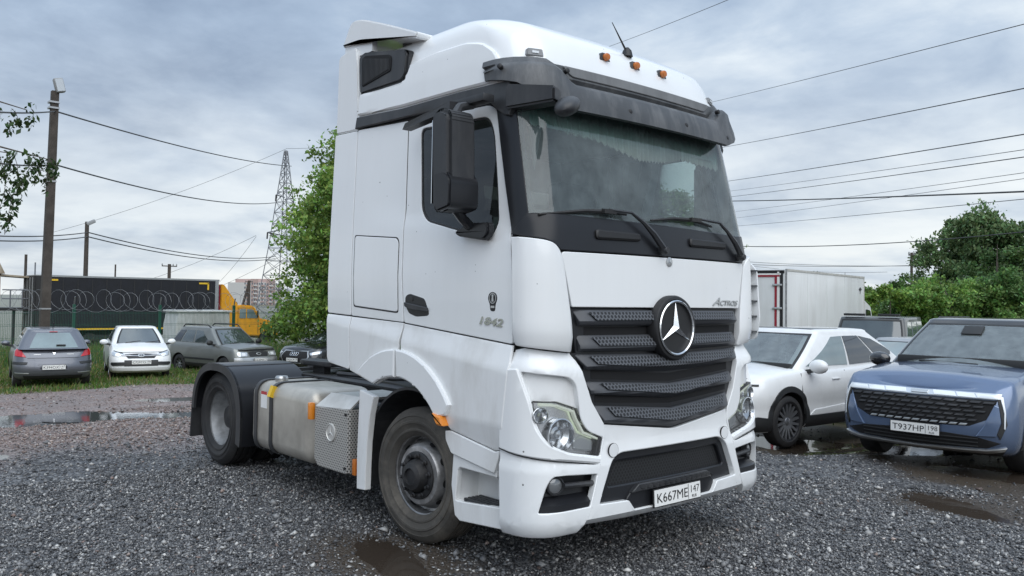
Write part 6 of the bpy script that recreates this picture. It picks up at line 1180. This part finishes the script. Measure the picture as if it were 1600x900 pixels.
obj('mirror', B((.2, 2.45, 2.2), (.1, .08, .5), bev=.02), 'frame_black', yt)
for y in (-.6, .4, 3.3): obj('wheel', lathe(bmesh.new(), [(.28, -.18), (.5, -.18), (.52, 0), (.5, .18), (.28, .18), (.2, .1), (.0001, .1)], (-.3, y, .52), 'x', 24, False), 'rubber_clean', yt)
# white corrugated box
kz = empty('metal_hut', (-33.6, 8.45, -1.1), 0, 'white corrugated metal hut behind the olive off-roader', 'hut')
obj('wall', prism(bmesh.new(), [(0, .0), (.0, 1.55), (.12, 2.2), (2.40, 2.2), (2.45, 0)], 'x', -1.6, 0), 'corr_white', kz)
bm = bmesh.new()
for k in range(30): box(bm, (.012, .15+k*.075, 1.1), (.03, .032, 2.15))
obj('rib', bm, 'corr_white', kz, None)['kind'] = 'stuff'; obj('roof', B((-.8, 1.25, 2.23), (1.75, 2.5, .07)), 'corr_white', kz)
# beige cabin on a deck, far left
ht = empty('site_cabin', (-50.5, 2.2, -1.6), 0, 'rusty beige metal cabin on a raised deck at the far left', 'cabin')
obj('wall', B((-1.2, 1.2, 3.55), (2.4, 2.6, 2.0)), 'rust_beige', ht); obj('roof', prism(bmesh.new(), [(-.2, 4.5), (2.7, 4.5), (2.4, 5.15), (-.2, 5.15)], 'x', -2.5, .1), 'rust_beige', ht); obj('window', B((.01, 1.7, 3.3), (.04, .5, .4)), 'car_glass', ht); obj('vent', B((.01, 1.7, 4.0), (.04, .7, .12)), 'frame_black', ht)
for k in range(5): obj('wall_seam', B((.005, .1+k*.55, 3.55), (.03, .04, 2.0)), 'rust_beige', ht)
obj('deck', B((-1.0, 2.2, 2.5), (2.6, 5.0, .16)), 'frame_black', ht); obj('awning', B((-1.0, 3.8, 4.35), (2.0, 2.9, .10), Matrix.Rotation(-.06, 3, 'X')), 'rust_beige', ht)
for y in (-.2, 1.5, 3.2, 4.5): obj('leg', B((0, y, 1.2), (.14, .14, 2.5)), 'frame_black', ht)
bm = bmesh.new()
for y in (3.0, 3.6, 4.2, 4.6): tube(bm, [(0, y, 2.55), (0, y, 3.6 if y != 4.2 else 5.2)], .04, 5)
for z in (3.1, 3.6): tube(bm, [(0, 2.6, z), (0, 4.65, z)], .035, 5)
obj('railing', bm, 'steel_far', ht)

# ---- poles, pylon, cables
def lamp_head(parent, p, d=1., az=0.):
    bm = B((0, 0, 0), (.22*d, .34*d, .14*d), bev=.03*d); bm.transform(Matrix.Translation(p) @ Matrix.Rotation(az, 4, 'Z') @ Matrix.Rotation(-1.15, 4, 'X')); h = obj('lamp_head', bm, 'lamp_grey', parent); return h
pl = empty('street_lamp', (-28.47, 2.15, -.9), 0, 'tall dark concrete pole with a flood lamp on top behind the grey hatchback', 'lamp post')
ps = obj('pole', prism(bmesh.new(), [(-.15, -.15), (.15, -.15), (.15, .15), (-.15, .15)], 'z', 0, 9.75), 'concrete', pl)
for v in ps.data.vertices:
    if v.co.z > 5: v.co.x *= .75; v.co.y = v.co.y*.75+.12
hd2 = obj('lamp_head', B((.1, .22, 9.95), (.26, .30, .50), Matrix.Rotation(.25, 3, 'X'), .05), 'lamp_grey', pl); obj('lamp_glass', B((.235, .22, 9.95), (.02, .24, .42), Matrix.Rotation(.25, 3, 'X')), 'lens_white', hd2)
for z in (9.35, 9.15, 7.0, 6.6): obj('clamp', B((0, .09*z/9.75, z), (.32, .32, .06)), 'steel', pl)
obj('junction_box', B((.14, .10, 6.95), (.10, .22, .24)), 'lamp_grey', pl); obj('painted_band', B((0, .03, 2.2), (.305, .305, .05)), 'lamp_grey', pl)
p2 = empty('street_lamp', (-68.9, 13.8, -1.7), 0, 'distant lamp pole rising behind the roof of the black trailer', 'lamp post'); obj('pole', lathe(bmesh.new(), [(.20, 0), (.15, 9.3)], (0, 0, 0), 'z', 10), 'concrete', p2); obj('lamp_head', B((.1, .25, 9.25), (.3, .7, .3), Matrix.Rotation(.5, 3, 'X'), .08), 'lamp_grey', p2)
def util(label, x, y, z0, h, arm=1.2, two=False, r_=.14):
    u = empty('utility_pole', (x, y, z0), 0, label, 'utility pole'); obj('pole', lathe(bmesh.new(), [(r_*1.2, 0), (r_, h)], (0, 0, 0), 'z', 8), 'wood_pole', u)
    if two: obj('stay_pole', tube(bmesh.new(), [(-.6, -1.6, 0), (0, 0, h*.93)], r_*.9, 7), 'wood_pole', u)
    if arm: obj('crossarm', B((0, 0, h-.25), (.12, arm*2, .12)), 'wood_pole', u); [obj('insulator', lathe(bmesh.new(), [(.05, 0), (.09, .1), (.05, .25)], (0, s_*arm, h-.2), 'z', 8), 'lamp_grey', u) for s_ in (-.95, 0.5, .95)]
    return u
util('small utility pole with crossarm above the middle of the black trailer', -100.2, 31.2, -2.2, 7.8, .9, r_=.2); util('leaning double utility pole in front of the pink flats', -142.5, 60.2, -2.5, 7.2, .7, True, .26); util('thin bare pole between the two lamp poles over the trailer', -111.6, 28.3, -2.3, 8.0, 0, r_=.10); util('single wooden pole sticking up out of the far tree bank', -31.45, 78.0, -2.0, 9.0, .6, r_=.13); util('thin bare mast left of the tall concrete pole', -62.0, 8.2, -1.7, 6.2, 0, r_=.09)
py_ = empty('lattice_pylon', (-131, 61.2, -3), 30*math.pi/180, 'tall steel lattice pylon rising beside the maple tree', 'pylon')
def hw(z): return float(lerp(z, [0, 14, 31], [3.4, 1.75, .12]))
lv = [0, 3, 6, 8.5, 11, 13.2, 15.4, 17.4, 19.4, 21.2, 23, 24.6, 26.2, 27.6, 29, 30.2]
bm = bmesh.new()
for a, b in zip(lv, lv[1:]):
    A = [(sx*hw(a), sy*hw(a), a) for sx, sy in ((1, 1), (-1, 1), (-1, -1), (1, -1))]; Bq = [(sx*hw(b), sy*hw(b), b) for sx, sy in ((1, 1), (-1, 1), (-1, -1), (1, -1))]
    for k in range(4): j = (k+1) % 4; tube(bm, [A[k], Bq[k]], .09, 4); tube(bm, [A[k], Bq[j]], .045, 4); tube(bm, [A[j], Bq[k]], .045, 4); tube(bm, [Bq[k], Bq[j]], .04, 4)
obj('lattice', bm, 'steel_far', py_)
for z, l in ((15.6, 4.8), (22.2, 2.6)):
    for s_ in (-1, 1):
        if z > 20 and s_ > 0: pass
        bm = bmesh.new(); tube(bm, [(0, s_*1.2, z+.7), (0, s_*l, z)], .09, 4); tube(bm, [(.8, s_*1.2, z-.3), (0, s_*l, z)], .09, 4); tube(bm, [(-.8, s_*1.2, z-.3), (0, s_*l, z)], .09, 4); am = obj('arm', bm, 'steel_far', py_)
        obj('insulator_string', tube(bmesh.new(), [(0, s_*l, z), (0, s_*(l+.1), z-1.1)], .13, 6), 'frame_black', am)
ap = empty('apartment_block', (-545, 238, -14), R(113.6-90+0), 'distant pink and white apartment block left of the maple tree', 'building')
mat('flats_pink', (.46, .33, .30), .8); mat('flats_white', (.58, .57, .56), .8); mat('flats_dark', (.16, .17, .19), .5)
for k, (x0, w_, h, m_) in enumerate(((-11, 7, 25, 'flats_white'), (-4, 7, 27.5, 'flats_pink'), (3, 8, 25.5, 'flats_white'), (11, 9, 28, 'flats_pink'), (20, 8, 25, 'flats_white'))):
    wl = obj('wall', B((0, x0+w_/2, h/2), (14, w_-.05, h)), m_, ap); bm = bmesh.new()
    for f_ in range(9):
        for c_ in range(3): box(bm, (7.02, x0+1.2+c_*(w_-2.4)/2, 2+f_*2.8), (.1, 1.3, 1.3)); box(bm, (-7.02, x0+1.2+c_*(w_-2.4)/2, 2+f_*2.8), (.1, 1.3, 1.3))
    obj('window', bm, 'flats_dark', wl, None)['kind'] = 'stuff'; bm = bmesh.new()
    for f_ in range(9): box(bm, (7.4, x0+w_/2, .9+f_*2.8), (.9, w_*.45, .9))
    obj('balcony', bm, 'flats_white' if m_ == 'flats_pink' else 'flats_pink', wl, None)['kind'] = 'stuff'
def cable(a, b, sag, r_, label, group, n=24):
    a, b = Vector(a), Vector(b); pts = [a.lerp(b, i/n)-Vector((0, 0, sag*4*(i/n)*(1-i/n))) for i in range(n+1)]; o = obj('power_line', tube(bmesh.new(), pts, r_, 5), 'cable'); return tag(o, label, 'cable', group)
GL = 'cables on the lamp poles at the left'
cable((-28.45, 2.3, 8.15), (-63.4, 28.6, 13.2), .35, .03, 'thick cable running from high on the tall pole to the pylon', GL); cable((-28.45, 2.3, 6.3), (-64, 27.45, 9.95), .55, .03, 'thick sagging cable from halfway up the tall pole to the maple tree', GL)
cable((-28.45, 2.3, 8.15), (-16.1, -2.6, 5.50), .1, .025, 'thick cable from high on the tall pole out of the left edge', GL); cable((-28.45, 2.3, 6.3), (-16.1, -2.6, 4.62), .15, .025, 'thick cable from halfway up the tall pole out of the left edge', GL)
for dz in (0, .35): cable((-68.9, 13.9, 6.75-dz), (-122.5, 55.6, 8.3-dz), 1.0, .05, ('upper' if not dz else 'lower')+' of two parallel cables from the distant lamp pole to the maple tree', GL); cable((-68.9, 13.9, 6.75-dz), (-45, .6, 4.75-dz*.7), .3, .04, ('upper' if not dz else 'lower')+' of two parallel cables from the distant lamp pole out of the left edge', GL)
GP = 'conductors leaving the pylon'
for k, (a, b) in enumerate((((-130.9, 61.3, 27.6), (-158, 30, 12)), ((-132.9, 57.0, 12.3), (-175, 45, 2.5)), ((-132.9, 57.0, 12.1), (-190, 70, 1.5)), ((-131, 61, 9), (-190, 60, -1)), ((-130.9, 61.3, 27.6), (-70, 62, 24)))):
    cable(a, b, 1.0, .028, ('thin conductor from the pylon tip slanting down to the left', 'upper of two thin conductors from the pylon arm to the left', 'lower of two thin conductors from the pylon arm to the left', 'thin conductor low on the pylon slanting to the left', 'thin conductor from the pylon tip passing behind the cab')[k], GP)
GW = 'overhead cables crossing the sky on the right'
def mixp(a, b, t): return tuple(np.array(a)+(np.array(b)-np.array(a))*t)
for k, (a, b, r_) in enumerate((((-42.29, 44.05, 21.89), (-8.56, 21.05, 13.45), .02), ((-47.61, 63.2, 21.34), (14.71, 3.6, 5.08), .02), ((-46.49, 64.78, 17.12), (15.05, .13, 3.61), .024), ((-46.75, 64.6, 13.67), (15.15, .2, 3.36), .024), ((-47.76, 66.78, 13.04), (15.17, .62, 3.28), .014),
        ((-46.35, 64.88, 12.17), (14.97, .08, 3.15), .02), ((-47.68, 66.83, 10.87), (15.14, .6, 3.32), .012), ((-47.68, 66.83, 10.2), (15.14, .59, 3.38), .012), ((-27.99, 38.16, 8.19), (8.5, 6.43, 2.9), .03), ((-47.44, 66.99, 9.53), (15.03, .52, 2.86), .015), ((-27.17, 36.05, 5.38), (-4.22, 31.29, 5.0), .028),
        ((-50.75, 68.55, 6.29), (-24.47, 78.55, 5.94), .035), ((-52.23, 70.82, 6.81), (-24.09, 77.96, 5.73), .028), ((-48.65, 69.85, 6.39), (-36.03, 82.88, 5.35), .022))):
    lb = ('topmost cable, passing just above the roof aerial of the tractor unit', 'cable sloping steeply down to the right end of the sun visor', None, None, None, None, None, None, 'thickest twisted cable, nearly level right of the windscreen', None, 'slack wavy cable passing in front of the tall birch', None, None, None)[k] or (('%s sloping cable below the one that meets the sun visor' % {2: 'first', 3: 'second', 4: 'third', 5: 'fourth', 6: 'fifth', 7: 'sixth', 9: 'lowest'}.get(k)) if k < 10 else '%s of the low nearly level cables above the white box body' % {11: 'middle', 12: 'uppermost', 13: 'shortest'}.get(k))
    cable(a, mixp(a, b, .92) if k < 10 else b, .12 if k < 10 else .5, r_*.72, lb, GW)
# white box-bodied lorry beyond the white SUV
d_ = Vector((-13.24+11.47, 31.39-21.03, 0)); az = math.atan2(d_.y, d_.x); LB = d_.length-1.6
bx_ = empty('box_truck', (-11.47, 21.03, -.80), az, 'lorry with a plain white box body and red-trimmed rear doors behind the cars', 'lorry')
ZB, ZT = .95, 3.83
obj('box_body', B((LB/2, 1.25, (ZB+ZT)/2), (LB, 2.5, ZT-ZB), bev=.012), 'box_white', bx_)
for x_ in (2.1, 4.2, 6.3, 8.0): obj('panel_joint', B((x_, -.001, (ZB+ZT)/2), (.012, .006, ZT-ZB-.1)), 'corr_white', bx_)
for z_ in (ZT-.03, ZB+.04): obj('edge_rail', B((LB/2, -.004, z_), (LB, .03, .07)), 'alu_sheet', bx_)
obj('corner_rail', B((.03, -.006, (ZB+ZT)/2), (.09, .03, ZT-ZB)), 'rim_grey', bx_); obj('corner_rail', B((LB-.03, -.004, (ZB+ZT)/2), (.06, .03, ZT-ZB)), 'alu_sheet', bx_)
dr = obj('rear_door', B((-.02, 1.25, (ZB+ZT)/2), (.05, 2.46, ZT-ZB-.04)), 'box_white', bx_)
for nm, (c_, s_), m_ in (('door_frame', ((-.05, 1.25, ZT-.10), (.03, 2.44, .10)), 'ink'), ('door_frame', ((-.05, .13, (ZB+ZT)/2), (.03, .10, ZT-ZB-.1)), 'ink'), ('red_strip', ((-.055, 1.25, ZT-.24), (.03, 2.1, .06)), 'box_red'), ('red_strip', ((-.055, .33, (ZB+ZT)/2-.1), (.03, .07, ZT-ZB-.3)), 'box_red'), ('white_strip', ((-.052, .24, (ZB+ZT)/2), (.03, .07, ZT-ZB-.2)), 'plate_white'), ('white_strip', ((-.052, 1.25, ZT-.18), (.03, 2.2, .05)), 'plate_white')): obj(nm, B(c_, s_), m_, dr)
for z_ in (ZT-.55, ZT-1.35, ZT-2.1): obj('hinge', B((-.08, .27, z_), (.05, .34, .07), bev=.01), 'silver', dr)
obj('door_line', B((-.048, 1.25, (ZB+ZT)/2), (.01, .02, ZT-ZB-.3)), 'ink', dr); obj('emblem', prism(bmesh.new(), [(LB-.75, ZT-.55), (LB-.55, ZT-.45), (LB-.35, ZT-.55), (LB-.52, ZT-.62), (LB-.56, ZT-.75), (LB-.60, ZT-.62)], 'y', -.012, .0), 'dark_metal', bx_)
obj('chassis', B((LB/2, 1.25, .75), (LB+1.4, .9, .25)), 'frame_black', bx_)
cb_ = obj('cab', prism(bmesh.new(), fillet([(LB+.1, .55), (LB+.1, 2.75), (LB+.7, 2.85), (LB+1.5, 2.6), (LB+1.95, 1.75), (LB+2.0, .55)], .12), 'y', .15, 2.35, .05), 'box_white', bx_); obj('side_window', prism(bmesh.new(), fillet([(LB+.7, 1.75), (LB+.75, 2.45), (LB+1.35, 2.4), (LB+1.7, 1.75)], .06), 'y', .12, .2), 'car_glass_dark', cb_); obj('roof_fairing', prism(bmesh.new(), fillet([(LB+.05, 2.75), (LB+.05, 3.35), (LB+.35, 3.3), (LB+1.1, 2.85)], .06), 'y', .3, 2.2, .04), 'box_white', cb_)
for x_ in (1.8, LB+1.0):
    for y_ in (.25, 2.25): obj('wheel', lathe(bmesh.new(), [(.26, -.14), (.43, -.14), (.45, 0), (.43, .14), (.26, .14), (.18, .06), (.0001, .06)], (x_, y_, .45), 'y', 22, False), 'rubber_clean', bx_)
lp = empty('yard_lamp', (-.75, 12.9, -.5), 0, 'dark round yard lamp at the right edge in front of the trees', 'lamp post'); obj('pole', lathe(bmesh.new(), [(.05, 0), (.04, 2.7)], (0, 0, 0), 'z', 10), 'frame_black', lp)
bm = tube(bmesh.new(), [(0, 0, 2.68), (-.45, -.30, 2.74)], .03, 8); bmesh.ops.create_uvsphere(bm, u_segments=16, v_segments=8, radius=1, matrix=Matrix.Translation((-.62, -.42, 2.72)) @ Matrix.Diagonal((.22, .22, .10, 1))); obj('lamp_head', bm, 'rim_grey', lp)
